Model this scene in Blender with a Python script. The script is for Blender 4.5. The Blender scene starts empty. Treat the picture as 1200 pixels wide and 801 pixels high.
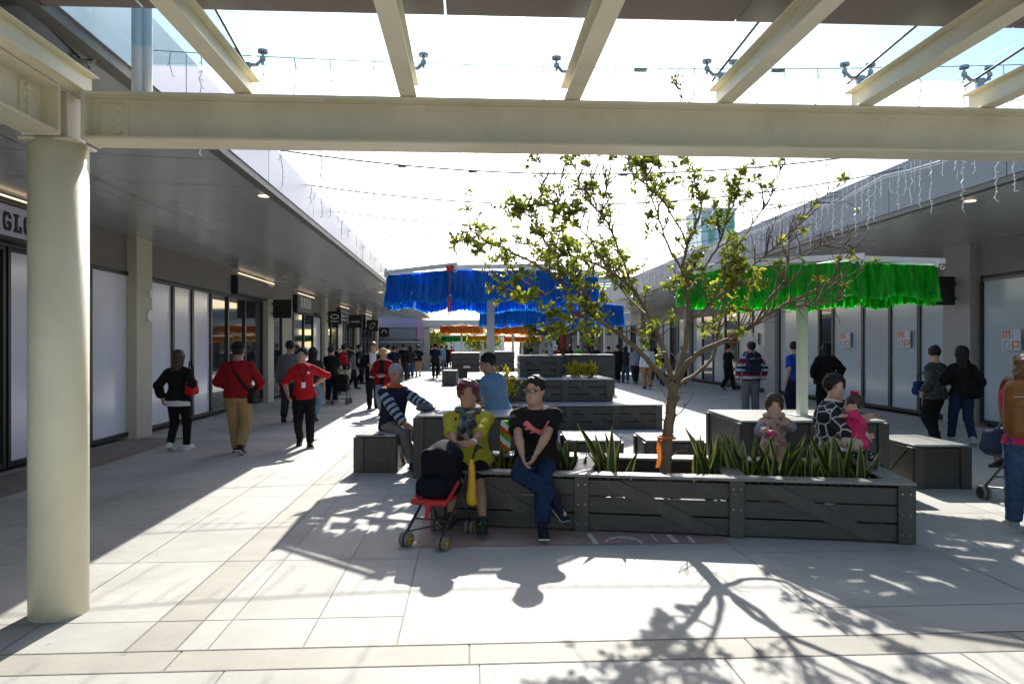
import bpy, math, random
import numpy as np
from mathutils import Vector, Matrix, Quaternion
from mathutils.bvhtree import BVHTree
random.seed(7)
SC = bpy.context.scene
COL = SC.collection
R = math.radians
# ------------------------------------------------------------------ camera geometry (world axes follow the mall)
FPX, CX, HY, EYE = 868.0, 600.0, 405.0, 1.6
TH = math.atan(50.0 / FPX)
CT, ST = math.cos(TH), math.sin(TH)
def P(px, py, d):
    u = (px - CX) / FPX
    return Vector((d * (u * CT + ST), d * (CT - u * ST), EYE + d * (HY - py) / FPX))
def G(px, py, z=0.0):
    return P(px, py, (EYE - z) * FPX / (py - HY))
def ZD(py, d): return EYE + d * (HY - py) / FPX
def YX(px, X):
    u = (px - CX) / FPX
    return (CT - u * ST) * X / (u * CT + ST)
def DX(px, X):
    u = (px - CX) / FPX
    return X / (u * CT + ST)
# ------------------------------------------------------------------ object helpers
def tag(o, label=None, cat=None, group=None, kind=None):
    if label: o['label'] = label
    if cat: o['category'] = cat
    if group: o['group'] = group
    if kind: o['kind'] = kind
    return o
def empty(name, loc=(0, 0, 0), rz=0.0, label=None, cat=None, group=None):
    o = bpy.data.objects.new(name, None)
    o.location = loc; o.rotation_euler = (0, 0, rz); o.empty_display_size = .1
    COL.objects.link(o)
    return tag(o, label, cat, group)
def root_of(o):
    while o.parent: o = o.parent
    return o
def link(name, verts, faces, mats, parent=None, world=True, fm=None, smooth=False):
    verts = np.asarray(verts, dtype=np.float64).reshape(-1, 3)
    off = None
    if parent is not None and world:
        r = root_of(parent)
        lx, ly, lz = r.location; a = -r.rotation_euler.z
        q = verts - np.array([lx, ly, lz])
        c, s = math.cos(a), math.sin(a)
        verts = np.stack([q[:, 0] * c - q[:, 1] * s, q[:, 0] * s + q[:, 1] * c, q[:, 2]], 1)
    if parent is None and len(verts):
        lo, hi = verts.min(0), verts.max(0)
        off = np.array([(lo[0] + hi[0]) / 2, (lo[1] + hi[1]) / 2, lo[2]])
        verts = verts - off
    me = bpy.data.meshes.new(name)
    me.from_pydata(verts.tolist(), [], faces if isinstance(faces, list) else faces.tolist())
    if not isinstance(mats, (list, tuple)): mats = [mats]
    for m in mats: me.materials.append(m)
    if fm is not None: me.polygons.foreach_set('material_index', np.asarray(fm, dtype=np.int32))
    if smooth: me.polygons.foreach_set('use_smooth', np.ones(len(me.polygons), dtype=bool))
    me.update()
    o = bpy.data.objects.new(name, me)
    if parent is not None: o.parent = parent
    if off is not None: o.location = off.tolist()
    COL.objects.link(o)
    return o
def copy_tree(o, parent=None):
    c = o.copy(); COL.objects.link(c)
    if parent is not None: c.parent = parent
    for ch in list(o.children): copy_tree(ch, c)
    return c
class MB:
    def __init__(s): s.v = []; s.f = []; s.m = []
    def add(s, vs, fs, m=0):
        n = len(s.v); s.v += [tuple(v) for v in vs]
        s.f += [[i + n for i in f] for f in fs]; s.m += [m] * len(fs); return s
    def quad(s, a, b, c, d, m=0): return s.add([a, b, c, d], [[0, 1, 2, 3]], m)
    def box(s, c, sz, ax=None, m=0, bev=0.0):
        ax = ax or (Vector((1, 0, 0)), Vector((0, 1, 0)), Vector((0, 0, 1)))
        c = Vector(c); hx, hy, hz = sz[0] / 2, sz[1] / 2, sz[2] / 2
        if bev > 0 and min(hx, hy, hz) > bev * 1.2:
            b = bev; vs = []; idx = {}
            for sx in (-1, 1):
                for sy in (-1, 1):
                    for sz_ in (-1, 1):
                        for k in range(3):
                            q = [sx * hx, sy * hy, sz_ * hz]
                            for j in range(3):
                                if j != k: q[j] -= (sx, sy, sz_)[j] * b
                            idx[(sx, sy, sz_, k)] = len(vs)
                            vs.append(c + ax[0] * q[0] + ax[1] * q[1] + ax[2] * q[2])
            fs = []
            I = idx
            for k in range(3):
                i, j = (k + 1) % 3, (k + 2) % 3
                for sg in (-1, 1):
                    def key(a, b_):
                        t = [0, 0, 0]; t[k] = sg; t[i] = a; t[j] = b_; return tuple(t)
                    lp = [I[key(-1, -1) + (k,)], I[key(1, -1) + (k,)], I[key(1, 1) + (k,)], I[key(-1, 1) + (k,)]]
                    fs.append(lp if sg > 0 else lp[::-1])
            for k in range(3):
                i, j = (k + 1) % 3, (k + 2) % 3
                for a in (-1, 1):
                    for b_ in (-1, 1):
                        def key(sg):
                            t = [0, 0, 0]; t[k] = sg; t[i] = a; t[j] = b_; return tuple(t)
                        lp = [I[key(-1) + (i,)], I[key(1) + (i,)], I[key(1) + (j,)], I[key(-1) + (j,)]]
                        fs.append(lp if a * b_ < 0 else lp[::-1])
            for sx in (-1, 1):
                for sy in (-1, 1):
                    for sz_ in (-1, 1):
                        lp = [I[(sx, sy, sz_, 0)], I[(sx, sy, sz_, 1)], I[(sx, sy, sz_, 2)]]
                        fs.append(lp if sx * sy * sz_ > 0 else lp[::-1])
            return s.add(vs, fs, m)
        vs = [c + ax[0] * (hx * a) + ax[1] * (hy * b) + ax[2] * (hz * e) for a in (-1, 1) for b in (-1, 1) for e in (-1, 1)]
        return s.add(vs, [[0, 1, 3, 2], [4, 6, 7, 5], [0, 4, 5, 1], [2, 3, 7, 6], [0, 2, 6, 4], [1, 5, 7, 3]], m)
    def b2(s, x0, x1, y0, y1, z0, z1, m=0, bev=0):
        return s.box(((x0 + x1) / 2, (y0 + y1) / 2, (z0 + z1) / 2), (abs(x1 - x0), abs(y1 - y0), abs(z1 - z0)), None, m, bev)
    def bar(s, a, b, w, h, up=(0, 0, 1), m=0, bev=0):
        a, b = Vector(a), Vector(b); d = (b - a); L = d.length; d.normalize()
        up = Vector(up); sd = up.cross(d)
        if sd.length < 1e-5: sd = Vector((1, 0, 0)).cross(d)
        sd.normalize(); u = d.cross(sd)
        return s.box((a + b) / 2, (L, w, h), (d, sd, u), m, bev)
    def tube(s, pts, rad, n=8, m=0, cap=True):
        pts = [Vector(p) for p in pts]
        if not isinstance(rad, (list, tuple)): rad = [rad] * len(pts)
        vs = []; ref = None
        for i, p in enumerate(pts):
            t = (pts[min(i + 1, len(pts) - 1)] - pts[max(i - 1, 0)])
            if t.length < 1e-9: t = Vector((0, 0, 1))
            t.normalize()
            if ref is None:
                ref = t.orthogonal().normalized()
            ref = (ref - t * ref.dot(t))
            if ref.length < 1e-6: ref = t.orthogonal()
            ref.normalize(); b = t.cross(ref)
            for k in range(n):
                a = 2 * math.pi * k / n
                vs.append(p + (ref * math.cos(a) + b * math.sin(a)) * rad[i])
        fs = []
        for i in range(len(pts) - 1):
            for k in range(n):
                k2 = (k + 1) % n
                fs.append([i * n + k, i * n + k2, (i + 1) * n + k2, (i + 1) * n + k])
        if cap:
            fs.append(list(range(n))[::-1]); fs.append([(len(pts) - 1) * n + k for k in range(n)])
        return s.add(vs, fs, m)
    def disc(s, c, axis, r, h, n=20, m=0):
        c = Vector(c); ax = Vector(axis).normalized()
        return s.tube([c - ax * h / 2, c + ax * h / 2], r, n, m)
    def prism(s, poly, o, u, v, depth, m=0):
        o, u, v = Vector(o), Vector(u), Vector(v); n = u.cross(v).normalized() * depth
        k = len(poly)
        vs = [o + u * a + v * b for a, b in poly]; vs += [q + n for q in vs]
        fs = [list(range(k))[::-1], list(range(k, 2 * k))] + [[i, (i + 1) % k, (i + 1) % k + k, i + k] for i in range(k)]
        return s.add(vs, fs, m)
    def build(s, name, mats, parent=None, world=True, smooth=False):
        return link(name, s.v, s.f, mats, parent, world, s.m if isinstance(mats, (list, tuple)) else None, smooth)
# ------------------------------------------------------------------ materials
MATS = {}
def mat(name, col, rough=.6, metal=0.0, var=.12, scale=6.0, bump=0.0, bscale=None, stretch=(1, 1, 1), spec=.5, transl=0.0, emit=0.0, coat=0.0, dirt=0.0, sheen=0.0):
    if name in MATS: return MATS[name]
    m = bpy.data.materials.new(name); m.use_nodes = True; MATS[name] = m
    nt = m.node_tree; b = nt.nodes['Principled BSDF']; out = nt.nodes['Material Output']
    N, L = nt.nodes.new, nt.links.new
    tc = N('ShaderNodeTexCoord'); mp = N('ShaderNodeMapping'); mp.inputs['Scale'].default_value = stretch
    L(tc.outputs['Object'], mp.inputs['Vector'])
    c4 = (col[0], col[1], col[2], 1)
    b.inputs['Base Color'].default_value = c4
    b.inputs['Roughness'].default_value = rough; b.inputs['Metallic'].default_value = metal
    b.inputs['Specular IOR Level'].default_value = spec
    if coat: b.inputs['Coat Weight'].default_value = coat
    if sheen: b.inputs['Sheen Weight'].default_value = sheen
    colout = None
    if var > 0:
        n = N('ShaderNodeTexNoise'); n.inputs['Scale'].default_value = scale; n.inputs['Detail'].default_value = 6
        n.inputs['Roughness'].default_value = .62
        L(mp.outputs[0], n.inputs['Vector'])
        r = N('ShaderNodeValToRGB'); L(n.outputs['Fac'], r.inputs[0])
        r.color_ramp.elements[0].position = .28; r.color_ramp.elements[1].position = .74
        r.color_ramp.elements[0].color = tuple(max(0, c * (1 - var)) for c in col) + (1,)
        r.color_ramp.elements[1].color = tuple(min(1, c * (1 + var)) for c in col) + (1,)
        colout = r.outputs[0]
        if dirt > 0:
            n2 = N('ShaderNodeTexNoise'); n2.inputs['Scale'].default_value = scale * .37; n2.inputs['Detail'].default_value = 9; n2.inputs['Roughness'].default_value = .75
            L(tc.outputs['Object'], n2.inputs['Vector'])
            r2 = N('ShaderNodeValToRGB'); L(n2.outputs['Fac'], r2.inputs[0])
            r2.color_ramp.elements[0].position = .52; r2.color_ramp.elements[1].position = .72
            mx = N('ShaderNodeMix'); mx.data_type = 'RGBA'
            ml = N('ShaderNodeMath'); ml.operation = 'MULTIPLY'; ml.inputs[1].default_value = dirt
            L(r2.outputs[0], ml.inputs[0]); L(ml.outputs[0], mx.inputs[0]); L(colout, mx.inputs[6])
            mx.inputs[7].default_value = (col[0] * .45, col[1] * .42, col[2] * .36, 1)
            colout = mx.outputs[2]
        L(colout, b.inputs['Base Color'])
        rr = N('ShaderNodeMapRange'); L(n.outputs['Fac'], rr.inputs[0])
        rr.inputs[3].default_value = max(0, rough - .08); rr.inputs[4].default_value = min(1, rough + .08)
        L(rr.outputs[0], b.inputs['Roughness'])
    if bump > 0:
        n3 = N('ShaderNodeTexNoise'); n3.inputs['Scale'].default_value = bscale or scale * 6; n3.inputs['Detail'].default_value = 4
        L(mp.outputs[0], n3.inputs['Vector'])
        bp = N('ShaderNodeBump'); bp.inputs['Strength'].default_value = bump; bp.inputs['Distance'].default_value = .01
        L(n3.outputs['Fac'], bp.inputs['Height']); L(bp.outputs[0], b.inputs['Normal'])
    if transl > 0:
        t = N('ShaderNodeBsdfTranslucent'); t.inputs[0].default_value = c4
        if colout: L(colout, t.inputs[0])
        mx = N('ShaderNodeMixShader'); mx.inputs[0].default_value = transl
        L(b.outputs[0], mx.inputs[1]); L(t.outputs[0], mx.inputs[2]); L(mx.outputs[0], out.inputs[0])
    if emit > 0:
        b.inputs['Emission Color'].default_value = c4; b.inputs['Emission Strength'].default_value = emit
    return m
def glass_mat(name, tint, gloss=1.0, rough=.02):
    m = bpy.data.materials.new(name); m.use_nodes = True; nt = m.node_tree
    for n in list(nt.nodes): nt.nodes.remove(n)
    N, L = nt.nodes.new, nt.links.new
    out = N('ShaderNodeOutputMaterial'); tr = N('ShaderNodeBsdfTransparent'); gl = N('ShaderNodeBsdfGlossy')
    tr.inputs[0].default_value = tint + (1,); gl.inputs['Roughness'].default_value = rough
    fr = N('ShaderNodeFresnel'); fr.inputs[0].default_value = 1.5
    ml = N('ShaderNodeMath'); ml.operation = 'MULTIPLY'; ml.inputs[1].default_value = gloss
    mx = N('ShaderNodeMixShader')
    L(fr.outputs[0], ml.inputs[0]); L(ml.outputs[0], mx.inputs[0]); L(tr.outputs[0], mx.inputs[1]); L(gl.outputs[0], mx.inputs[2])
    L(mx.outputs[0], out.inputs[0]); return m
def arc(c, r, a0, a1, n): return [(c[0] + r * math.cos(a0 + (a1 - a0) * i / n), c[1] + r * math.sin(a0 + (a1 - a0) * i / n)) for i in range(n + 1)]
EXPOSURE = 0.82
# ------------------------------------------------------------------ signed distance bodies -> one continuous mesh
def npv(v): return np.array([v[0], v[1], v[2]], dtype=np.float64)
def unit(v):
    v = npv(v); n = np.linalg.norm(v); return v / n if n > 1e-9 else np.array([0, 0, 1.0])
class Field:
    def __init__(s): s.p = []
    def rc(s, a, b, ra, rb, k=.015, sub=False):
        a, b = npv(a), npv(b); r = max(ra, rb)
        def f(X, Y, Z):
            ba = b - a; L2 = max(float(ba @ ba), 1e-12)
            px, py, pz = X - a[0], Y - a[1], Z - a[2]
            t = np.clip((px * ba[0] + py * ba[1] + pz * ba[2]) / L2, 0, 1)
            return np.sqrt((px - t * ba[0]) ** 2 + (py - t * ba[1]) ** 2 + (pz - t * ba[2]) ** 2) - (ra + (rb - ra) * t)
        s.p.append((f, np.minimum(a, b) - r, np.maximum(a, b) + r, k, sub)); return s
    def cc(s, a, b, ra, rb, k=.015):                 # cone with a flat far end (sleeve, trouser leg)
        a, b = npv(a), npv(b); r = max(ra, rb)
        def f(X, Y, Z):
            ba = b - a; L = max(float(np.linalg.norm(ba)), 1e-9); n = ba / L
            px, py, pz = X - a[0], Y - a[1], Z - a[2]
            h = px * n[0] + py * n[1] + pz * n[2]; t = np.clip(h, 0, L)
            q = np.sqrt((px - t * n[0]) ** 2 + (py - t * n[1]) ** 2 + (pz - t * n[2]) ** 2) - (ra + (rb - ra) * t / L)
            return np.maximum(q, h - L)
        s.p.append((f, np.minimum(a, b) - r, np.maximum(a, b) + r, k, False)); return s
    def el(s, c, rad, M=None, k=.015, sub=False):
        c = npv(c); rad = npv(rad); M = np.eye(3) if M is None else M; r = rad.max()
        def f(X, Y, Z):
            px, py, pz = X - c[0], Y - c[1], Z - c[2]
            q = 0
            for i in range(3):
                q = q + ((px * M[0, i] + py * M[1, i] + pz * M[2, i]) / rad[i]) ** 2
            return (np.sqrt(q) - 1) * rad.min()
        s.p.append((f, c - r, c + r, k, sub)); return s
    def bx(s, c, half, M=None, rr=.01, k=.01, sub=False):
        c = npv(c); half = npv(half) - rr; M = np.eye(3) if M is None else M; r = np.linalg.norm(half) + rr
        def f(X, Y, Z):
            px, py, pz = X - c[0], Y - c[1], Z - c[2]
            q = [np.abs(px * M[0, i] + py * M[1, i] + pz * M[2, i]) - half[i] for i in range(3)]
            o = np.sqrt(sum(np.maximum(t, 0) ** 2 for t in q)); ins = np.minimum(np.maximum(np.maximum(q[0], q[1]), q[2]), 0)
            return o + ins - rr
        s.p.append((f, c - r, c + r, k, sub)); return s
    def pf(s, o, T, S, a, rs, re, k=.02, cut=True, eshift=None):   # profiled torso
        o, T = npv(o), unit(T); S = npv(S); S = unit(S - T * (S @ T)); E = np.cross(T, S)
        a = np.array(a); rs = np.array(rs); re = np.array(re); es = np.zeros(len(a)) if eshift is None else np.array(eshift)
        r = max(rs.max(), re.max()) + np.abs(es).max()
        e0, e1 = o + T * a[0], o + T * a[-1]
        def f(X, Y, Z):
            px, py, pz = X - o[0], Y - o[1], Z - o[2]
            t = px * T[0] + py * T[1] + pz * T[2]
            u = px * S[0] + py * S[1] + pz * S[2]; w = px * E[0] + py * E[1] + pz * E[2]
            ct = np.clip(t, a[0], a[-1]); A = np.interp(ct, a, rs); B = np.interp(ct, a, re)
            if eshift is not None: w = w - np.interp(ct, a, es)
            q = (np.sqrt((u / A) ** 2 + (w / B) ** 2) - 1) * np.minimum(A, B)
            return np.maximum(q, np.maximum(a[0] - t, t - a[-1]))
        s.p.append((f, np.minimum(e0, e1) - r, np.maximum(e0, e1) + r, k, False)); return s
    def cut(s, pt, n, lo=None, hi=None):             # remove everything on the +n side of a plane (optionally only within a box)
        pt, n = npv(pt), unit(n)
        def f(X, Y, Z): return -((X - pt[0]) * n[0] + (Y - pt[1]) * n[1] + (Z - pt[2]) * n[2])
        s.p.append((f, lo, hi, 0, 'cut')); return s
    def mesh(s, h, wr=0.0, wf=28.0, seed=0):
        lo = np.min([p[1] for p in s.p if p[4] is False], axis=0) - .03 - h * 2
        hi = np.max([p[2] for p in s.p if p[4] is False], axis=0) + .03 + h * 2
        n = np.ceil((hi - lo) / h).astype(int) + 1
        ax = [lo[i] + h * np.arange(n[i]) for i in range(3)]
        F = np.full(n, 1.0, dtype=np.float32); mg = max(3 * h, .035)
        for f, a, b, k, sub in s.p:
            if a is None: i0 = np.zeros(3, int); i1 = n.copy()
            else:
                i0 = np.clip(np.floor((a - mg - lo) / h).astype(int), 0, n); i1 = np.clip(np.ceil((b + mg - lo) / h).astype(int) + 1, 0, n)
            if (i1 <= i0).any(): continue
            sl = tuple(slice(i0[i], i1[i]) for i in range(3))
            X = ax[0][sl[0]][:, None, None]; Y = ax[1][sl[1]][None, :, None]; Z = ax[2][sl[2]][None, None, :]
            d = np.broadcast_to(f(X, Y, Z), F[sl].shape).astype(np.float32); g = F[sl]
            if sub == 'cut': F[sl] = np.maximum(g, -d)
            elif sub: F[sl] = np.maximum(g, -d)
            else:
                q = np.clip(.5 + .5 * (d - g) / max(k, 1e-6), 0, 1)
                F[sl] = d * (1 - q) + g * q - k * q * (1 - q)
        if wr > 0:
            X = ax[0][:, None, None]; Y = ax[1][None, :, None]; Z = ax[2][None, None, :]
            q = seed * 1.7
            w = np.sin(wf * (X + .35 * Z) + q + 2.1 * np.sin(.45 * wf * Z + q)) * np.sin(wf * .8 * (Z - .3 * X + .4 * Y) + 1.3 * q + 1.6 * np.sin(.5 * wf * X)) \
                + .6 * np.sin(wf * 1.7 * (.5 * X + .9 * Y + .3 * Z) + 2 * q + 1.5 * np.sin(wf * .6 * Z))
            F = F + (wr * w).astype(np.float32)
        return nets(F, lo, h)
def nets(F, lo, h):
    I = F < 0
    c = np.zeros(tuple(np.array(F.shape) - 1), dtype=np.int8)
    for dx in (0, 1):
        for dy in (0, 1):
            for dz in (0, 1):
                c += I[dx:I.shape[0] - 1 + dx, dy:I.shape[1] - 1 + dy, dz:I.shape[2] - 1 + dz]
    cells = np.argwhere((c > 0) & (c < 8))
    if not len(cells): return np.zeros((0, 3)), []
    idx = np.full(c.shape, -1, dtype=np.int64); idx[cells[:, 0], cells[:, 1], cells[:, 2]] = np.arange(len(cells))
    acc = np.zeros((len(cells), 3)); cnt = np.zeros(len(cells))
    co = [(x, y, z) for x in (0, 1) for y in (0, 1) for z in (0, 1)]
    for a in co:
        for ax in range(3):
            if a[ax]: continue
            b = list(a); b[ax] = 1
            va = F[cells[:, 0] + a[0], cells[:, 1] + a[1], cells[:, 2] + a[2]].astype(np.float64)
            vb = F[cells[:, 0] + b[0], cells[:, 1] + b[1], cells[:, 2] + b[2]].astype(np.float64)
            m = (va < 0) != (vb < 0)
            t = np.where(m, va / np.where(m, va - vb, 1), 0)
            q = np.tile(np.array(a, float), (len(cells), 1)); q[:, ax] += t
            acc[m] += q[m]; cnt += m
    V = lo + h * (cells + acc / cnt[:, None])
    fs = []
    for ax in range(3):
        i, j = (ax + 1) % 3, (ax + 2) % 3
        sl0 = [slice(None)] * 3; sl1 = [slice(None)] * 3
        sl0[ax] = slice(0, -1); sl1[ax] = slice(1, None)
        A = I[tuple(sl0)]; B = I[tuple(sl1)]
        e = np.argwhere(A != B)
        e = e[(e[:, i] > 0) & (e[:, j] > 0) & (e[:, i] < F.shape[i] - 1) & (e[:, j] < F.shape[j] - 1)]
        if not len(e): continue
        s = A[e[:, 0], e[:, 1], e[:, 2]]
        qs = []
        for di, dj in ((-1, -1), (0, -1), (0, 0), (-1, 0)):
            k = e.copy(); k[:, i] += di; k[:, j] += dj
            qs.append(idx[k[:, 0], k[:, 1], k[:, 2]])
        Q = np.stack(qs, 1)
        Q[~s] = Q[~s][:, ::-1]
        fs.append(Q)
    return V, np.concatenate(fs)
def solid(name, F, h, mats, parent, world=False, wr=0, wf=28, paint=None, seed=0):
    V, Q = F.mesh(h, wr, wf, seed)
    fm = None
    if paint is not None and len(Q): fm = paint(V[Q].mean(1))
    return link(name, V, Q, mats, parent, world, fm, True)
# ------------------------------------------------------------------ people
TZ = np.array([.452, .47, .50, .54, .585, .63, .69, .74, .775, .80, .82, .842])
TS = np.array([.055, .088, .098, .095, .084, .080, .088, .095, .093, .078, .052, .036])
TE = np.array([.045, .062, .068, .066, .058, .056, .064, .068, .062, .050, .040, .036])
def rotm(yaw=0, pitch=0, roll=0):
    return np.array(Matrix.Rotation(yaw, 3, 'Z') @ Matrix.Rotation(pitch, 3, 'X') @ Matrix.Rotation(roll, 3, 'Y'))
def ik(a, t, l1, l2, pole):
    a, t = npv(a), npv(t); d = t - a; L = np.linalg.norm(d)
    if L > (l1 + l2) * .999: t = a + d / L * (l1 + l2) * .999; d = t - a; L = np.linalg.norm(d)
    n = d / L; x = (l1 * l1 - l2 * l2 + L * L) / (2 * L); y = math.sqrt(max(l1 * l1 - x * x, 1e-8))
    p = npv(pole); p = p - n * (p @ n); p = unit(p)
    return a + n * x + p * y, t
def person(label, loc, rot=0.0, H=1.68, female=False, fat=1.0, hip=None, T=(0, 0, 1), side=None, hands=(None, None), feet=(None, None),
           epole=(None, None), kpole=(None, None), toes=(None, None), head=(0, 0, 0), skin='skin', top=None, bottom=None, shoes=None, hair=None,
           res=.02, group=None, fingers=False, face=None, hsz=None, shw=1.0, child=False, hdir=(None, None), gaze=True, name='person', relief=1.0):
    """index 0 = the person's right side (local -x, as the figure faces local -y), 1 = left side"""
    rt = empty(name, loc, rot, label, 'person', group)
    hs = hsz or H * (child if child else .146)
    T = unit(T); S = unit(side) if side is not None else np.array([1.0, 0, 0]); S = unit(S - T * (S @ T)); E = np.cross(T, S)   # E points backwards (+y)
    hip = np.array([0, 0, .515 * H]) if hip is None else npv(hip)
    o = hip - T * .515 * H
    def tp(z, x=0, e=0): return o + T * z * H + S * x * H + E * e * H
    sw = shw * (.092 if female else .104) * (1 + .25 * (fat - 1)); hw = .052
    sh = [tp(.774, -sw, .005), tp(.774, sw, .005)]; hp = [tp(.505, -hw), tp(.505, hw)]
    ua, fa, thl, shl = .165 * H, .145 * H, .235 * H, .235 * H
    el, wr = [None] * 2, [None] * 2; kn, an = [None] * 2, [None] * 2
    for i in (0, 1):
        sg = -1 if i == 0 else 1
        h = hands[i]
        if h is None: h = sh[i] + np.array([sg * .045 * H, -.03 * H, -(ua + fa) * .985])
        el[i], wr[i] = ik(sh[i], h, ua, fa, epole[i] if epole[i] is not None else (sg * .5, .8, -.2))
        f = feet[i]
        if f is None: f = hp[i] + np.array([sg * .012 * H, 0, 0]); f[2] = .045 * H
        kn[i], an[i] = ik(hp[i], f, thl, shl, kpole[i] if kpole[i] is not None else (sg * .12, -1, .05))
    Rh = rotm(*[R(a) for a in head])
    tiltM = np.stack([S, E, T], 1)
    nb = tp(.83, 0, .004)
    hc = nb + T * (.018 * H) + np.array([0, -.014 * H, 0]) + (.5 * hs) * unit(np.array([0, 0, 1.0]) * .6 + T * .4)
    def hp_(x, y, z): return hc + Rh @ (np.array([x, y, z]) * hs)
    def head_field(F):
        F.el(hp_(0, .06, .11), np.array([.335, .42, .38]) * hs, Rh, .01)
        F.el(hp_(0, -.08, -.10), np.array([.295, .315, .385]) * hs, Rh, .03 * hs * 4)
        F.el(hp_(0, -.21, -.37), np.array([.15, .13, .10]) * hs, Rh, .06)
        if relief:
            F.rc(hp_(0, -.375, .04), hp_(0, -.425, -.09), .03 * hs, .055 * hs, .02)
            F.el(hp_(0, -.36, -.235), np.array([.12, .06, .065]) * hs, Rh, .02)
            for sg in (-1, 1):
                F.el(hp_(sg * .325, .02, -.03), np.array([.045, .085, .13]) * hs, Rh, .01)
                F.el(hp_(sg * .13, -.455, .035), np.array([.09, .07, .055]) * hs, Rh, .01, True)
        return F
    # ---- body
    F = Field()
    ts, te = TS * H * fat, TE * H * fat
    if female: ts = ts * np.array([1, 1.06, 1.06, 1.03, .94, .9, .92, .93, .94, .95, 1, 1])
    F.pf(o, T, S, TZ * H, ts * .96, te * .96, .02)
    F.rc(tp(.80, 0, .01), hc + (Rh @ np.array([0, .08, -.3])) * hs, .036 * H * fat ** .5, .031 * H * fat ** .5, .03)
    head_field(F)
    lf = fat ** .38
    for i in (0, 1):
        sg = -1 if i == 0 else 1
        F.rc(sh[i], el[i], .028 * H * lf, .022 * H * lf, .015)
        m = el[i] * .7 + wr[i] * .3
        F.rc(el[i], m, .023 * H * lf, .024 * H * lf, .01); F.rc(m, wr[i], .024 * H * lf, .0155 * H, .01)
        F.rc(hp[i], kn[i], .054 * H * lf, .033 * H * lf, .012)
        m = kn[i] * .68 + an[i] * .32; bk = unit(np.cross(unit(an[i] - kn[i]), S)) * .006 * H
        F.rc(kn[i], m + bk, .032 * H * lf, .033 * H * lf, .005); F.rc(m + bk, an[i], .033 * H * lf, .020 * H, .006)
        td = unit(toes[i]) if toes[i] is not None else unit((sg * .22, -1, -.12))
        F.rc(an[i] + np.array([0, 0, -.018 * H]), an[i] + td * .095 * H + np.array([0, 0, -.02 * H]), .021 * H, .014 * H, .01)
        # hand: palm, four unequal fingers, a thumb from the side of the palm
        fd = unit(hdir[i]) if hdir[i] is not None else unit(wr[i] - el[i])
        inw = np.array([-sg, 0, 0]) * 1.0; pn = inw - fd * (inw @ fd); pn = unit(pn) if np.linalg.norm(pn) > .2 else unit(np.cross(fd, [0, 0, 1]))
        sd = np.cross(fd, pn); sd = sd if sd[1] < 0 else -sd          # thumb side
        hl = .105 * H * (.9 if child else 1)
        Mh = np.stack([fd, sd, pn], 1)
        pc = wr[i] + fd * hl * .27
        F.el(pc, np.array([.30, .21, .10]) * hl, Mh, .012)
        fr = .0082 if fingers else .010
        fr = fr * H / 1.65
        for q, (ln, off) in enumerate(((.44, .15), (.50, .05), (.46, -.05), (.36, -.145))):
            b0 = pc + fd * hl * .18 + sd * off * hl
            b1 = b0 + unit(fd + pn * .25) * ln * hl * .5; b2 = b1 + unit(fd + pn * .95) * ln * hl * .38; b3 = b2 + unit(fd * .4 + pn) * ln * hl * .2
            F.rc(b0, b1, fr, fr * .95, .003); F.rc(b1, b2, fr * .95, fr * .85, .003); F.rc(b2, b3, fr * .85, fr * .7, .003)
        t0 = wr[i] + fd * hl * .14 + sd * .13 * hl; t1 = t0 + unit(fd * .6 + sd * .75) * hl * .24; t2 = t1 + unit(fd * .9 + sd * .2 + pn * .2) * hl * .2
        F.rc(t0, t1, fr * 1.25, fr * 1.1, .006); F.rc(t1, t2, fr * 1.1, fr * .85, .004)
    body = solid('body', F, res, [M[skin]], rt)
    info = dict(root=rt, body=body, tp=tp, sh=sh, el=el, wr=wr, hp=hp, kn=kn, an=an, hc=hc, hp_=hp_, hs=hs, Rh=Rh, H=H, T=T, S=S, E=E, o=o, ts=ts, te=te, fat=fat, lf=lf, res=res)
    # ---- bottoms
    inf = .011 + res * .25
    if bottom:
        kind, bm, length = bottom[:3]; loose = bottom[3] if len(bottom) > 3 else 0.0
        F = Field(); i2 = max(inf + loose, .0135)
        top_z = .60
        sel = TZ <= top_z
        F.pf(o, T, S, TZ[sel] * H, ts[sel] + i2 * .7, te[sel] + i2 * .7, .02)
        if kind == 'skirt':
            e = (kn[0] + kn[1]) / 2; b = (hp[0] + hp[1]) / 2; e = b + (e - b) * length
            for i in (0, 1): F.cc(hp[i], hp[i] + (kn[i] - hp[i]) * length, .066 * H * lf, .06 * H * lf + loose, .06)
        else:
            for i in (0, 1):
                if length <= 1:
                    F.cc(hp[i], hp[i] + (kn[i] - hp[i]) * length, .055 * H * lf + i2, (.054 + (.036 - .054) * length) * H * lf + i2 * 1.5, .02)
                else:
                    F.rc(hp[i], kn[i], .055 * H * lf + i2 * .8, .037 * H * lf + i2, .02)
                    q = length - 1; e = kn[i] + (an[i] - kn[i]) * q
                    F.cc(kn[i], e, .036 * H * lf + i2, .026 * H + i2 * 1.0 + loose * .3, .012)
        info['bottom'] = solid('skirt' if kind == 'skirt' else ('shorts' if length <= 1 else 'trousers'), F, res, [bm], rt, wr=.0042 * relief if kind != 'tights' else 0, wf=30, seed=sum(map(ord, label)) % 17)
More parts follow.
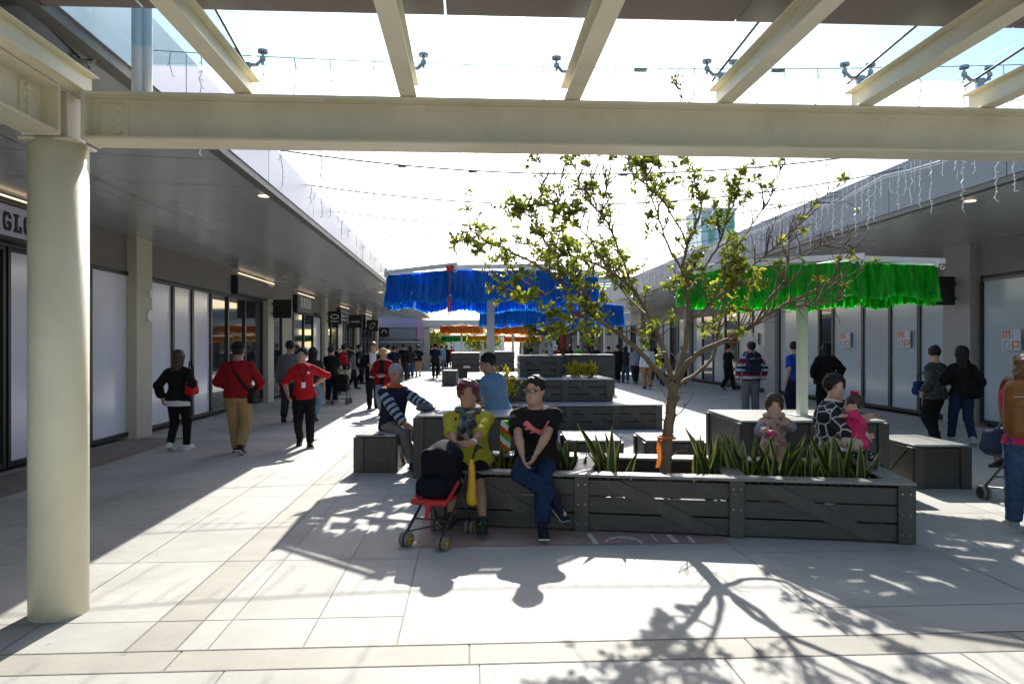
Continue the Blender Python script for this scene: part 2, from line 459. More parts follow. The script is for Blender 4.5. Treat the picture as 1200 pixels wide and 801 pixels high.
    # ---- top
    if top:
        tm, hem, slv = top[:3]; loose = top[3] if len(top) > 3 else .0; nm = top[4] if len(top) > 4 else 'shirt'; neck = top[5] if len(top) > 5 else .826
        i2 = inf + .006 + loose
        F = Field()
        zz = np.array(sorted(set([hem] + [z for z in TZ if hem < z <= neck] + [neck])))
        a = np.interp(zz, TZ, ts); b = np.interp(zz, TZ, te)
        if hem < .47: a[zz < .5] = np.interp(.5, TZ, ts) * 1.02; b[zz < .5] = np.interp(.5, TZ, te) * 1.02
        ext = i2 * np.where(zz > .78, .75, 1.0)
        F.pf(o, T, S, zz * H, a + ext, b + ext, .025)
        for i in (0, 1):
            F.rc(tp(.803, -.03 if i == 0 else .03, .006), sh[i], .022 * H * lf + i2 * .5, .028 * H * lf + i2 * .5, .03)
            if slv <= 1:
                if slv > 0: F.cc(sh[i], sh[i] + (el[i] - sh[i]) * slv, .029 * H * lf + i2 * .6, (.029 - .005 * slv) * H * lf + i2 * 1.1, .02)
            else:
                F.rc(sh[i], el[i], .029 * H * lf + i2 * .6, .0235 * H * lf + i2 * .8, .02)
                F.cc(el[i], el[i] + (wr[i] - el[i]) * (slv - 1), .0245 * H * lf + i2 * .8, .019 * H * lf + i2 * .8, .012)
        mats = tm if isinstance(tm, list) else [tm]
        paint = None
        if len(top) > 6: paint = lambda c: top[6](c, info)
        info['top'] = solid(nm, F, res, mats, rt, wr=.0048 * relief, wf=24, paint=paint, seed=(sum(map(ord, label)) // 7) % 13)
    # ---- shoes
    if shoes:
        for i in (0, 1):
            sg = -1 if i == 0 else 1
            td = unit(toes[i]) if toes[i] is not None else unit((sg * .22, -1, -.0))
            upv = np.array([0, 0, 1.0]) - td * td[2]; upv = unit(upv); sdv = np.cross(td, upv); Mf = np.stack([td, sdv, upv], 1)
            F = Field(); b = an[i] - upv * .02 * H
            F.rc(an[i] + upv * .004 * H, b - td * .012 * H, .026 * H + .004, .027 * H, .015)
            F.rc(b + td * .02 * H - upv * .001 * H, b + td * .098 * H - upv * .005 * H, .027 * H, .022 * H, .02)
            F.bx(b + td * .042 * H - upv * .020 * H, (.092 * H, .030 * H, .008 * H), Mf, .006, .008)
            sp = b - upv * .0165 * H
            ml = shoes if isinstance(shoes, list) else [shoes, M['sole']]
            solid('shoe', F, min(res, .012), ml, rt, paint=lambda c: ((c - sp) @ upv < 0).astype(int))
    # ---- hair and headwear
    if hair:
        st, hm = hair[0], hair[1]
        F = Field()
        if st == 'short' or st == 'bob' or st == 'long' or st == 'bun' or st == 'curly' or st == 'tail':
            vol = {'short': .0, 'bob': .05, 'long': .03, 'bun': .02, 'curly': .05, 'tail': .0}[st] + (hair[2] if len(hair) > 2 else 0)
            F.el(hp_(0, .08, .14), np.array([.385 + vol, .45 + vol, .41 + vol]) * hs, Rh, .01)
            if st in ('bob', 'curly'):
                for sg in (-1, 1): F.rc(hp_(sg * .29, .02, .1), hp_(sg * .31, .06, -.2), .12 * hs, .10 * hs, .03)
                F.rc(hp_(0, .28, .1), hp_(0, .26, -.3), .26 * hs, .2 * hs, .03)
            if st == 'long':
                for sg in (-1, 1): F.rc(hp_(sg * .27, .1, 0), hp_(sg * .24, .3, -.95), .14 * hs, .12 * hs, .05)
                F.rc(hp_(0, .25, .05), hp_(0, .38, -1.15), .30 * hs, .17 * hs, .05)
                for sg in (-1, 1): F.rc(hp_(sg * .14, .3, -.4), hp_(sg * .13, .40, -1.25), .17 * hs, .1 * hs, .05)
            if st == 'curly':
                rr = random.Random(3)
                for _ in range(70):
                    a_, z_ = rr.uniform(-2.5, 2.5), rr.uniform(-.55, .45)
                    rad = .40 if z_ > -.1 else .36
                    F.el(hp_(math.sin(a_) * rad, .12 + math.cos(a_) * rad, z_), np.ones(3) * rr.uniform(.07, .12) * hs, None, .006)
            # keep the face clear
            F.el(hp_(0, -.53, -.20 if female else -.14), np.array([.315 if female else .325, .45, .47]) * hs, Rh, .0, True)
            if not female: F.el(hp_(.08, -.50, .2), np.array([.17, .2, .19]) * hs, Rh, .0, True)
            elif st in ('tail', 'bun', 'long', 'short'): F.el(hp_(.05, -.53, .15), np.array([.20, .26, .20]) * hs, Rh, .0, True)
            if st in ('short', 'bun', 'tail'):
                F.cut(hp_(0, .2, -.40 if female and st == 'short' else -.24), Rh @ np.array([0, .25, -1]))
                F.el(hp_(0, -.30 if female else -.26, -.42), np.array([.6, .30 if female else .34, .38]) * hs, Rh, .0, True)
            if st == 'bun': F.el(hp_(0, .42, .34), np.ones(3) * .2 * hs, None, .02)
            if st == 'tail': F.rc(hp_(0, .47, .12), hp_(0, .62, -.55), .13 * hs, .07 * hs, .02)
        elif st == 'cap':
            F.el(hp_(0, .07, .15), np.array([.385, .455, .40]) * hs, Rh, .01)
            F.cut(hp_(0, 0, .10), Rh @ np.array([0, .12, -1]))
            F.el(hp_(0, -.50, .15), np.array([.30, .34, .04]) * hs, Rh, .01)
        elif st == 'hat':
            F.el(hp_(0, .05, .25), np.array([.37, .44, .34]) * hs, Rh, .01)
            F.cut(hp_(0, 0, .14), Rh @ np.array([0, .0, -1]))
            F.el(hp_(0, .03, .18), np.array([.82, .88, .07]) * hs, Rh, .05)
        o_ = solid('cap' if st == 'cap' else ('sun_hat' if st == 'hat' else 'hair'), F, min(res, .011) if res < .018 else res * .7, [hm], rt, wr=.0042 * min(1, hs / .23) if st not in ('cap', 'hat') else 0, wf=75)
        if st in ('cap', 'hat'):
            F = Field(); F.el(hp_(0, .09, .02), np.array([.36, .43, .36]) * hs, Rh, .01)
            F.el(hp_(0, -.46, -.14), np.array([.33, .46, .47]) * hs, Rh, .0, True); F.cut(hp_(0, .2, -.26), Rh @ np.array([0, .2, -1]))
            F.cut(hp_(0, 0, .2), Rh @ np.array([0, 0, 1]))
            solid('hair', F, min(res, .012), [M['hair_black']], rt)
    # ---- face
    if face:
        HF = head_field(Field())
        def surf(x, z, out=0.0):
            lo, hi = -.75, .0
            for _ in range(24):
                y = (lo + hi) / 2; p = hp_(x, y, z); d = 1.0
                X = np.array([[[p[0]]]]); Y = np.array([[[p[1]]]]); Z = np.array([[[p[2]]]])
                for f, a, b, k, sub in HF.p:
                    v = float(f(X, Y, Z)[0, 0, 0]); d = max(d, -v) if sub else min(d, v)
                if d < 0: hi = y
                else: lo = y
            return hp_(x, lo - out, z)
        bc = M['hair_black'] if face is True or 'brow' not in face else face['brow']
        for sg in (-1, 1):
            F = Field(); F.el(surf(sg * .135, .025, -.01), np.array([.085, .04, .040]) * hs, Rh, .001); solid('eye', F, .0022, [M['eye_dark']], rt)
            pts = [surf(sg * x, z, .002) for x, z in ((.06, .085), (.13, .108), (.2, .085))]
            F = Field(); F.rc(pts[0], pts[1], .028 * hs, .030 * hs, .003); F.rc(pts[1], pts[2], .030 * hs, .020 * hs, .003); solid('eyebrow', F, .0025, [bc], rt)
        F = Field()
        pts = [surf(x, -.235, -.004) for x in (-.105, 0, .105)]
        F.rc(pts[0], pts[1], .018 * hs, .036 * hs, .003); F.rc(pts[1], pts[2], .036 * hs, .018 * hs, .003); solid('mouth', F, .0025, [M['lips']], rt)
    info['surf'] = None
    return info
def walk(H, ph=1.0, spread=.17):
    """feet targets, toes for a stride; ph=+1 puts the right foot forward (local -y)"""
    a = spread * ph
    f0 = np.array([-.05 * H, -a * H, .046 * H]); f1 = np.array([.05 * H, a * H, .075 * H])
    if ph < 0: f0[2], f1[2] = .075 * H, .046 * H
    t0 = (-.12, -1, .05 if ph > 0 else -.45); t1 = (.12, -1, -.45 if ph > 0 else .05)
    return dict(feet=(f0, f1), toes=(t0, t1))
# ------------------------------------------------------------------ material library
M = {}
M['paint_cream'] = mat('cream_paint', (.80, .735, .54), .40, var=.08, scale=2.2, bump=.05, bscale=40, dirt=.38)
M['steel_white'] = mat('white_steel', (.72, .72, .70), .35, var=.05, scale=5, dirt=.15)
M['pole'] = mat('pale_pole', (.62, .63, .55), .4, var=.05, scale=5, dirt=.15)
M['steel'] = mat('stainless', (.45, .45, .45), .25, .9, var=.1)
M['soffit'] = mat('soffit_metal', (.60, .60, .57), .26, .45, var=.10, scale=.7, stretch=(1.0, .12, 1), bump=.02, bscale=3)
M['soffit_gap'] = mat('soffit_gap', (.06, .06, .06), .8, var=0)
M['fascia'] = mat('fascia_metal', (.27, .30, .40), .40, .3, var=.05, scale=.8)
M['fascia_dark'] = mat('fascia_slate', (.25, .26, .30), .6, .0, var=.06, scale=.8)
M['trim'] = mat('fascia_trim', (.12, .11, .105), .5, var=.1)
M['wall_brown'] = mat('wall_taupe', (.21, .19, .165), .65, var=.08, scale=2)
M['wall_grey'] = mat('wall_grey', (.25, .235, .23), .65, var=.08, scale=2)
M['pillar'] = mat('pillar_plaster', (.54, .50, .38), .6, var=.06, scale=3, dirt=.15)
M['pillar_pink'] = mat('pillar_greige', (.36, .33, .32), .6, var=.06, scale=3, dirt=.15)
M['frame'] = mat('black_frame', (.016, .016, .018), .4, var=.1)
M['film'] = mat('window_film', (.78, .78, .85), .16, var=.05, scale=.9, spec=.5)
M['film_r'] = mat('window_film_blue', (.50, .54, .56), .14, var=.06, scale=.7, spec=.55)
M['glass_dark'] = mat('dark_glass', (.022, .025, .028), .04, var=0, spec=.9)
M['interior'] = mat('shop_interior', (.42, .39, .30), .7, var=.15)
M['sign_black'] = mat('sign_black', (.012, .012, .014), .4, var=.15)
M['sign_white'] = mat('sign_white', (.62, .60, .72), .45, var=.03)
M['sign_brown'] = mat('sign_brown', (.14, .125, .12), .5, var=.08)
M['letter_black'] = mat('letter_black', (.012, .012, .014), .5, var=0)
M['letter_white'] = mat('letter_white', (.75, .75, .75), .5, var=0)
M['lamp'] = mat('warm_lamp', (1.0, .80, .55), .5, var=0, emit=1.1)
M['roof_dark'] = mat('roof_soffit', (.21, .165, .155), .55, var=.08, scale=1.5)
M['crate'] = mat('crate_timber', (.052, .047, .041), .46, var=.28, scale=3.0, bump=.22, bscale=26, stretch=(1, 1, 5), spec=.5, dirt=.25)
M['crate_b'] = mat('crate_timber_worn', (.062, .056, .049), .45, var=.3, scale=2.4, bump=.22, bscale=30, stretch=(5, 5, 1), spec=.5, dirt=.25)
M['crate_top_lit'] = mat('crate_top_lit_boards', (.44, .43, .42), .32, var=.2, scale=4, bump=.1, bscale=24, stretch=(1, 6, 1), spec=.5, dirt=.25)  # sun glint on the tops is put into a paler base colour
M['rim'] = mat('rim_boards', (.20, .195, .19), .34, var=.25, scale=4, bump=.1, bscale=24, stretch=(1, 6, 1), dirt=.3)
M['soil'] = mat('soil', (.035, .028, .02), .95, var=.4, scale=20, bump=.8)
M['orange_paint'] = mat('poster_orange', (.62, .20, .06), .55, var=.05)
M['poster'] = mat('poster_paper', (.58, .58, .64), .5, var=.03)
M['poster_grey'] = mat('poster_grey', (.42, .42, .5), .5, var=.03)
M['red_paint'] = mat('red_ground_paint', (.33, .24, .22), .8, var=.22, scale=9, dirt=.5)
M['white_paint'] = mat('white_ground_paint', (.62, .60, .58), .7, var=.15, scale=30, dirt=.3)
M['cable'] = mat('cable_grey', (.13, .13, .14), .5, var=0)
M['icicle'] = mat('icicle_white', (.80, .80, .82), .3, var=0, transl=.3); M['icicle_sky'] = mat('icicle_backlit', (.42, .42, .44), .4, var=0)  # second one: white strands greyed, their dark look against bright sky put into colour
M['rod'] = mat('tie_rod', (.05, .05, .06), .4, .6, var=0)
M['lavender'] = mat('lavender_panel', (.34, .31, .46), .5, var=.06)
M['pink'] = mat('pink_panel', (.50, .28, .40), .5, var=.06)
M['far_grey'] = mat('far_cladding', (.23, .25, .28), .5, var=.1, scale=.5)
M['far_white'] = mat('far_render', (.58, .58, .57), .6, var=.07, scale=.5)
M['far_cream'] = mat('far_cream', (.56, .53, .46), .6, var=.07, scale=.6)
M['glass_blue'] = mat('tower_glass', (.35, .50, .58), .15, var=.15, scale=.2)
M['green_panel'] = mat('green_panel', (.05, .33, .22), .3, var=.1)
M['louvre'] = mat('louvre_white', (.62, .63, .64), .4, var=.04)
def slab_mat(name, base, tint_amt):
    m = bpy.data.materials.new(name); m.use_nodes = True; nt = m.node_tree; b = nt.nodes['Principled BSDF']
    N, L = nt.nodes.new, nt.links.new
    at = N('ShaderNodeAttribute'); at.attribute_name = 'tint'
    geo = N('ShaderNodeNewGeometry')
    n1 = N('ShaderNodeTexNoise'); n1.inputs['Scale'].default_value = 1.3; n1.inputs['Detail'].default_value = 9; n1.inputs['Roughness'].default_value = .68; L(geo.outputs['Position'], n1.inputs['Vector'])
    n2 = N('ShaderNodeTexNoise'); n2.inputs['Scale'].default_value = 60; n2.inputs['Detail'].default_value = 4; L(geo.outputs['Position'], n2.inputs['Vector'])
    n3 = N('ShaderNodeTexNoise'); n3.inputs['Scale'].default_value = .45; n3.inputs['Detail'].default_value = 6; n3.inputs['Roughness'].default_value = .7; L(geo.outputs['Position'], n3.inputs['Vector'])
    mr = N('ShaderNodeMapRange'); mr.inputs[1].default_value = .3; mr.inputs[2].default_value = .7; mr.inputs[3].default_value = .76; mr.inputs[4].default_value = 1.07; L(n1.outputs['Fac'], mr.inputs[0])
    mr2 = N('ShaderNodeMapRange'); mr2.inputs[3].default_value = .92; mr2.inputs[4].default_value = 1.08; L(n2.outputs['Fac'], mr2.inputs[0])
    mr3 = N('ShaderNodeMapRange'); mr3.inputs[1].default_value = .52; mr3.inputs[2].default_value = .74; mr3.inputs[3].default_value = 1.0; mr3.inputs[4].default_value = .78; L(n3.outputs['Fac'], mr3.inputs[0])
    ma = N('ShaderNodeMath'); ma.operation = 'MULTIPLY'; L(mr.outputs[0], ma.inputs[0]); L(mr2.outputs[0], ma.inputs[1])
    mb = N('ShaderNodeMath'); mb.operation = 'MULTIPLY'; L(ma.outputs[0], mb.inputs[0]); L(mr3.outputs[0], mb.inputs[1])
    # tiny dark spots (chewing gum, wear)
    vo = N('ShaderNodeTexVoronoi'); vo.inputs['Scale'].default_value = 1.9; L(geo.outputs['Position'], vo.inputs['Vector'])
    vr = N('ShaderNodeMapRange'); vr.inputs[1].default_value = .015; vr.inputs[2].default_value = .05; vr.inputs[3].default_value = .72; vr.inputs[4].default_value = 1.0; L(vo.outputs['Distance'], vr.inputs[0])
    mc = N('ShaderNodeMath'); mc.operation = 'MULTIPLY'; L(mb.outputs[0], mc.inputs[0]); L(vr.outputs[0], mc.inputs[1])
    md = N('ShaderNodeMath'); md.operation = 'MULTIPLY'; L(mc.outputs[0], md.inputs[0]); L(at.outputs['Fac'], md.inputs[1])
    vm = N('ShaderNodeVectorMath'); vm.operation = 'SCALE'; vm.inputs[0].default_value = base; L(md.outputs[0], vm.inputs['Scale'])
    L(vm.outputs[0], b.inputs['Base Color']); b.inputs['Roughness'].default_value = .72
    bp = N('ShaderNodeBump'); bp.inputs['Strength'].default_value = .12; bp.inputs['Distance'].default_value = .004; L(n2.outputs['Fac'], bp.inputs['Height']); L(bp.outputs[0], b.inputs['Normal'])
    return m
M['slab'] = slab_mat('paving_concrete', (.45, .445, .42), .06)
M['slab_cream'] = slab_mat('paving_channel', (.36, .35, .305), .06)
M['ground'] = mat('ground_base', (.27, .265, .25), .9, var=.15, scale=3)
# ------------------------------------------------------------------ ground and paving
mb = MB(); mb.quad((-400, -60, 0), (400, -60, 0), (400, 900, 0), (-400, 900, 0))
tag(mb.build('ground', M['ground']), kind='structure')
xs_l = [-6.3, -4.95, -3.7, -2.45, -1.8]; xs_m = [-1.54, -1.375, -.88, -.387, 2.09, 3.6, 5.0, 6.3, 7.6, 8.9, 10.4]
def slabs(rects, m, name, z, j=.004):
    mb = MB(); tints = []
    rr = random.Random(5)
    for x0, x1, y0, y1 in rects:
        mb.quad((x0 + j, y0 + j, z), (x1 - j, y0 + j, z), (x1 - j, y1 - j, z), (x0 + j, y1 - j, z)); tints.append(rr.uniform(.90, 1.04))
    o = mb.build(name, m)
    at = o.data.attributes.new('tint', 'FLOAT', 'FACE'); at.data.foreach_set('value', tints)
    return tag(o, kind='structure')
ys = [3.975 + .43 + 1.2 * i for i in range(-1, 75)]
ys = [3.975] + [y for y in ys if y > 4.2]
rects = []
for xs in (xs_l, xs_m):
    for a, b in zip(xs[:-1], xs[1:]):
        st = 3 if (b - a) > 1.9 else 1
        yy = ys[::st] if st > 1 else ys
        rects += [(a, b, c, d) for c, d in zip(yy[:-1], yy[1:])]
fy = [3.72 - 1.2 * i for i in range(6)][::-1]
for i, (a, b) in enumerate(zip(fy[:-1], fy[1:])):
    xs = [-9 + 1.25 * k + (.0 if i % 2 else .3) for k in range(18)]
    rects += [(c, d, a, b) for c, d in zip(xs[:-1], xs[1:])]
slabs(rects, M['slab'], 'paving', .004)
ch = [(-1.8, -1.54, a, b) for a, b in zip(ys[:-1], ys[1:])]
xs = [-9 + 1.5 * k for k in range(16)]
ch += [(a, b, 3.72, 3.975) for a, b in zip(xs[:-1], xs[1:])]
slabs(ch, M['slab_cream'], 'drain_channel', .004, .005)
# dark grooves each side of the drain channels
mb = MB()
for x in (-1.8, -1.54): mb.quad((x - .006, 3.985, .006), (x + .006, 3.985, .006), (x + .006, 60, .006), (x - .006, 60, .006))
for y in (3.72, 3.975): mb.quad((-9, y - .006, .006), (13, y - .006, .006), (13, y + .006, .006), (-9, y + .006, .006))
mb.build('drain_groove', mat('groove', (.20, .195, .18), .9, var=.3, scale=8))['kind'] = 'structure'
# painted red panels
x0, x1, yn = P(487, 405, 5.84).x, P(850, 405, 6.12).x, P(487, 405, 5.84).y + .02
mb = MB(); mb.quad((x0, yn, .008), (x1, yn, .008), (x1, yn + 1.6, .008), (x0, yn + 1.6, .008))
tag(mb.build('painted_floor_panel', M['red_paint']), kind='structure')
mb = MB(); z = Vector((0, 0, .012))
def gp(px, py): return G(px, py) + z
for (x0, y0, x1, y1, w) in ((690, 626, 699, 639, 6), (762, 627, 771, 636, 2.0), (783, 627.5, 793, 637, 7), (806, 629, 813, 637, 5)):
    mb.quad(gp(x0 - w / 2, y0), gp(x0 + w / 2, y0), gp(x1 + w / 2, y1), gp(x1 - w / 2, y1))
arcp = [(709, 635), (715, 631), (724, 629.3), (735, 629.6), (746, 632), (754, 636.5)]
for (x0, y0), (x1, y1) in zip(arcp[:-1], arcp[1:]):
    mb.quad(gp(x0, y0), gp(x1, y1), gp(x1 - 1.5, y1 + 2.6), gp(x0 + (1.5 if x0 < 712 else 0), y0 + 2.6))
tag(mb.build('painted_floor_lettering', M['white_paint']), kind='structure')
mb = MB(); mb.quad((-5.75, 6, .008), (-4.9, 6, .008), (-4.9, 13.2, .008), (-5.75, 13.2, .008))
tag(mb.build('painted_floor_strip', mat('red_strip', (.26, .20, .19), .8, var=.2, scale=5)), kind='structure')
# ------------------------------------------------------------------ shop rows
def downlight(x, y, z, root):
    f = MB(); f.disc((x, y, z - .004), (0, 0, 1), .085, .012, 20); fo = f.build('downlight', M['steel_white'], root)
    f = MB(); f.disc((x, y, z - .014), (0, 0, 1), .068, .006, 20); f.build('lens', M['lamp'], fo)
def shop_row(label, sgn, X, Xf0, Xf1, zs_w, zs_f, zt0, zt1, Y0, Y1, pil, pilw, wins, mats, bay):
    """sgn -1: wall to the left of the mall; X wall plane, Xf fascia plane (near, far)"""
    rt = empty('shop_building', (X + sgn * 3, (Y0 + Y1) / 2, 0), 0, label, 'building')
    T = lambda y: (y - Y0) / (Y1 - Y0)
    xf = lambda y: Xf0 + (Xf1 - Xf0) * T(y)
    zt = lambda y: zt0 + (zt1 - zt0) * T(y)
    wall, pill, film, fasc = mats
    mb = MB(); mb.b2(X, X + sgn * 6, Y0, Y1, 2.86, zs_w + .25); mb.b2(X + sgn * .3, X + sgn * 6, Y0, Y1, 0, 2.86)
    mb.build('wall', wall, rt)
    # soffit panels with open joints, a dark backing above them
    def zs(x, y): q = (x - X) / (xf(y) - X); return zs_w + (zs_f - zs_w) * q
    mb = MB(); y = Y0; g = .007
    while y < Y1 - .1:
        y2 = min(y + 1.22, Y1)
        for q0, q1 in ((0, .5), (.5, .985)):
            pts = []
            for (yy, q) in ((y + g, q0), (y2 - g, q0), (y2 - g, q1), (y + g, q1)):
                x = X + (xf(yy) - X) * q + (g * (-sgn) if q == q0 else g * sgn)
                pts.append((x, yy, zs(x, yy)))
            mb.add(pts, [[0, 1, 2, 3] if sgn < 0 else [3, 2, 1, 0]])
        y = y2
    mb.build('soffit', M['soffit'], rt)
    mb = MB()
    mb.add([(X, Y0, zs_w + .05), (X, Y1, zs_w + .05), (xf(Y1), Y1, zs_f + .05), (xf(Y0), Y0, zs_f + .05)], [[0, 1, 2, 3]])
    mb.build('soffit_backing', M['soffit_gap'], rt)
    # roof edge: dark lower trim, fascia panels, roof deck
    mb = MB(); e = -sgn
    seg = 12
    for i in range(seg):
        a, b = Y0 + (Y1 - Y0) * i / seg, Y0 + (Y1 - Y0) * (i + 1) / seg
        for (dx0, dx1, z0, z1) in ((-.10, 0.0, -.03, .0),):
            v = []
            for yy in (a, b):
                for dx in (dx0, dx1):
                    for dz in (z0, z1 + .04): v.append((xf(yy) + e * dx, yy, zs_f + dz))
            mb.add(v, [[0, 1, 3, 2], [4, 6, 7, 5], [0, 4, 5, 1], [2, 3, 7, 6], [0, 2, 6, 4], [1, 5, 7, 3]])
    mb.build('roof_edge_trim', M['trim'], rt)
    y = Y0; mb = MB()
    while y < Y1 - .05:
        y2 = min(y + 2.4, Y1); v = []
        for yy in (y + .008, y2 - .008):
            for dx in (-.04, .015):
                for zz in (zs_f + .04, zt(yy)): v.append((xf(yy) + e * dx, yy, zz))
        mb.add(v, [[0, 1, 3, 2], [4, 6, 7, 5], [0, 4, 5, 1], [2, 3, 7, 6], [0, 2, 6, 4], [1, 5, 7, 3]])
        y = y2
    mb.build('fascia', fasc, rt)
    mb = MB(); mb.add([(xf(Y0) - e * .05, Y0, zt(Y0) - .06), (xf(Y1) - e * .05, Y1, zt(Y1) - .06), (X + sgn * 6, Y1, zt(Y1) - .06), (X + sgn * 6, Y0, zt(Y0) - .06),
                      (xf(Y0) - e * .05, Y0, zs_f + .1), (xf(Y1) - e * .05, Y1, zs_f + .1), (X + sgn * 6, Y1, zs_w + .1), (X + sgn * 6, Y0, zs_w + .1)],
                     [[0, 1, 2, 3], [4, 7, 6, 5], [0, 4, 5, 1], [1, 5, 6, 2], [3, 2, 6, 7], [0, 3, 7, 4]])
    mb.build('roof', M['far_grey'], rt)
    for (y, w) in pil:
        mb = MB(); mb.b2(X - sgn * .16, X + sgn * .2, y - w / 2, y + w / 2, 0, zs_w + .03); mb.build('pillar', pill, rt)
    # shop windows
    for (y0, y1, zb, ztop, kind) in wins:
        w = MB(); x0, x1 = X - sgn * .02, X + sgn * .07; fw = .055
        w.b2(x0, x1, y0, y0 + fw, zb, ztop); w.b2(x0, x1, y1 - fw, y1, zb, ztop)
        w.b2(x0, x1, y0 + fw, y1 - fw, ztop - .06, ztop); w.b2(x0, x1, y0 + fw, y1 - fw, zb, zb + .07)
        fr = w.build('window', M['frame'], rt)
        p = MB(); p.b2(X + sgn * .02, X + sgn * .03, y0 + fw, y1 - fw, zb + .07, ztop - .06)
        p.build('pane', film if kind == 'f' else (M['glass_dark'] if kind == 'g' else M['interior']), fr)
        if kind == 'd':
            d = MB(); ym = (y0 + y1) / 2
            d.b2(X - sgn * .03, X + sgn * .05, ym - .05, ym + .05, zb, ztop); d.build('door_stile', M['frame'], fr)
            d = MB(); d.tube([(X - sgn * .06, ym - .12, .8), (X - sgn * .06, ym - .12, 1.5)], .015, 8); d.build('handle', M['steel'], fr)
    return rt, xf, zs
XL, XR = -5.84, 10.1
# left row: first bays measured, later bays repeated
lp = [(YX(169.5, XL + .16), .62)]; 
for px in (316.5, 379, 412, 437): lp.append((YX(px, XL + .16), .55))
lp = [lp[0]] + [(lp[0][0] + 8.3 * i, .6) for i in range(1, 5)]
def rng(a, b): return sorted((YX(a, XL), YX(b, XL)))
wl = []
y = lambda px: YX(px, XL)
wl.append((y(8), y(105) , .06, 2.86, 'f')); wl.append((y(105), y(156), .06, 2.86, 'f')); wl.append((4.5, 6.6, .06, 2.86, 'g')); wl.append((6.7, y(8) - .05, .06, 2.86, 'g'))
q0 = lp[0][0] + .32
cuts = [(q0, y(202.5), 'f'), (y(202.5), y(225.3), 'f'), (y(225.3), y(247), 'f'), (y(247), y(267), 'g'), (y(267), y(287), 'g'), (y(287), lp[1][0] - .32, 'g')]
wl += [(a, b, .06, 2.84, k) for a, b, k in cuts]
for i in range(1, 5):
    s = lp[i][0] + .32; e = (lp[i + 1][0] if i < 4 else s + 8) - .32; n = 5
    kinds = [['g', 'i', 'g', 'g', 'f'], ['g', 'g', 'f', 'g', 'g'], ['f', 'g', 'g', 'g', 'g'], ['g', 'g', 'f', 'g', 'g']][i - 1]
    for k in range(n): wl.append((s + (e - s) * k / n, s + (e - s) * (k + 1) / n, .06, 2.75, kinds[k]))
left, xfL, zsL = shop_row('long flat roofed shop row with taupe wall and bright sunlit fascia', -1, XL, -2.14, -2.50, 3.47, 3.34, 3.86, 3.62, 1.0, 47.5, lp, .6, wl,
                     (M['wall_brown'], M['pillar'], M['film'], M['fascia']), 8.3)
for (px, py) in ((310, 227), (447, 318)):
    d = (3.36 - EYE) * FPX / (HY - py); p = P(px, py, d); downlight(p.x, p.y, zsL(p.x, p.y), left)
for k in range(3): downlight(-2.9, 24.5 + 5 * k, zsL(-2.9, 24 + 5 * k), left)
# right row
rp = [(14.6, .85), (24.05, .85), (33.5, .85), (42.9, .85)]
y = lambda px: YX(px, XR)
wr_ = [(9.6, y(1196) if y(1196) < 12.9 else 12.9, .08, 2.9, 'f')]
wr_ = [(6.8, 9.4, .08, 2.98, 'f'), (9.5, y(1150) , .08, 2.98, 'f')]
c2 = [1112, 1077, 1043, 1011, 976, 960, 914]
seq = [y(p) for p in c2]; seq[0] = 14.6 + .43; seq[-1] = 24.05 - .43
for k, (a, b) in enumerate(zip(seq[:-1], seq[1:])): wr_.append((a, b, .08, 2.95, 'f' if k != 4 else 'g'))
for j in (1, 2, 3):
    s = rp[j][0] + .43; e = rp[j + 1][0] - .43 if j < 3 else 51
    n = 6; kinds = 'ffgfgf' if j == 1 else 'fgffgf'
    for k in range(n): wr_.append((s + (e - s) * k / n, s + (e - s) * (k + 1) / n, .08, 2.9, kinds[k]))
right, xfR, zsR = shop_row('long flat roofed shop row with shaded slate fascia and film covered windows', 1, XR, 6.2, 6.2, 3.63, 3.52, 4.22, 4.22, 1.0, 46, rp, .85, wr_,
                      (M['wall_grey'], M['pillar_pink'], M['film_r'], M['fascia_dark']), 9.45)
d = (3.55 - EYE) * FPX / (HY - 233); p = P(1137, 233, d); downlight(p.x, p.y, zsR(p.x, p.y), right)
for k in range(3): downlight(7.0, 19 + 6 * k, zsR(7.0, 19 + 6 * k), right)
# ------------------------------------------------------------------ signs on the left row
def fascia_sign(y0, y1, z0, z1, m, label, name='shop_sign', out=.15):
    rt = empty(name, (XL + out / 2, (y0 + y1) / 2, z0), 0, label, 'sign', 'sign boxes over the left shop fronts')
    b = MB(); b.b2(XL + .005, XL + out, y0, y1, z0, z1, bev=.01); b.build('casing', M['frame'], rt)
    b = MB(); b.b2(XL + out + .002, XL + out + .014, y0 + .04, y1 - .04, z0 + .05, z1 - .05); b.build('sign_board', m, rt)
    b = MB(); b.b2(XL + out + .0, XL + out + .03, y0 + .05, y1 - .05, z1 + .045, z1 + .058); b.build('strip_light', M['lamp'], rt)
    return rt, XL + out + .016
rt, xs_ = fascia_sign(8.3, 10.95, 2.89, 3.36, M['sign_white'], 'white shop sign with black block letters under a warm light strip', out=.22)
def slab_letter(ch):
    if ch == 'G': return [(0, .2, .16, .8), (.12, 0, .55, .18), (.12, .82, .55, 1), (.5, .66, .68, .86), (.5, .14, .68, .46), (.36, .36, .68, .5), (.05, .08, .2, .3), (.05, .7, .2, .92), (.5, .05, .62, .2)]
    if ch == 'L': return [(.12, 0, .32, 1), (0, .86, .44, 1), (0, 0, .66, .16), (.52, 0, .68, .36)]
    if ch == 'O': return [(0, .18, .17, .82), (.52, .18, .69, .82), (.12, 0, .57, .17), (.12, .83, .57, 1), (.05, .08, .2, .3), (.05, .7, .2, .92), (.49, .08, .64, .3), (.49, .7, .64, .92)]
b = MB(); hh = .225; yy = 9.25
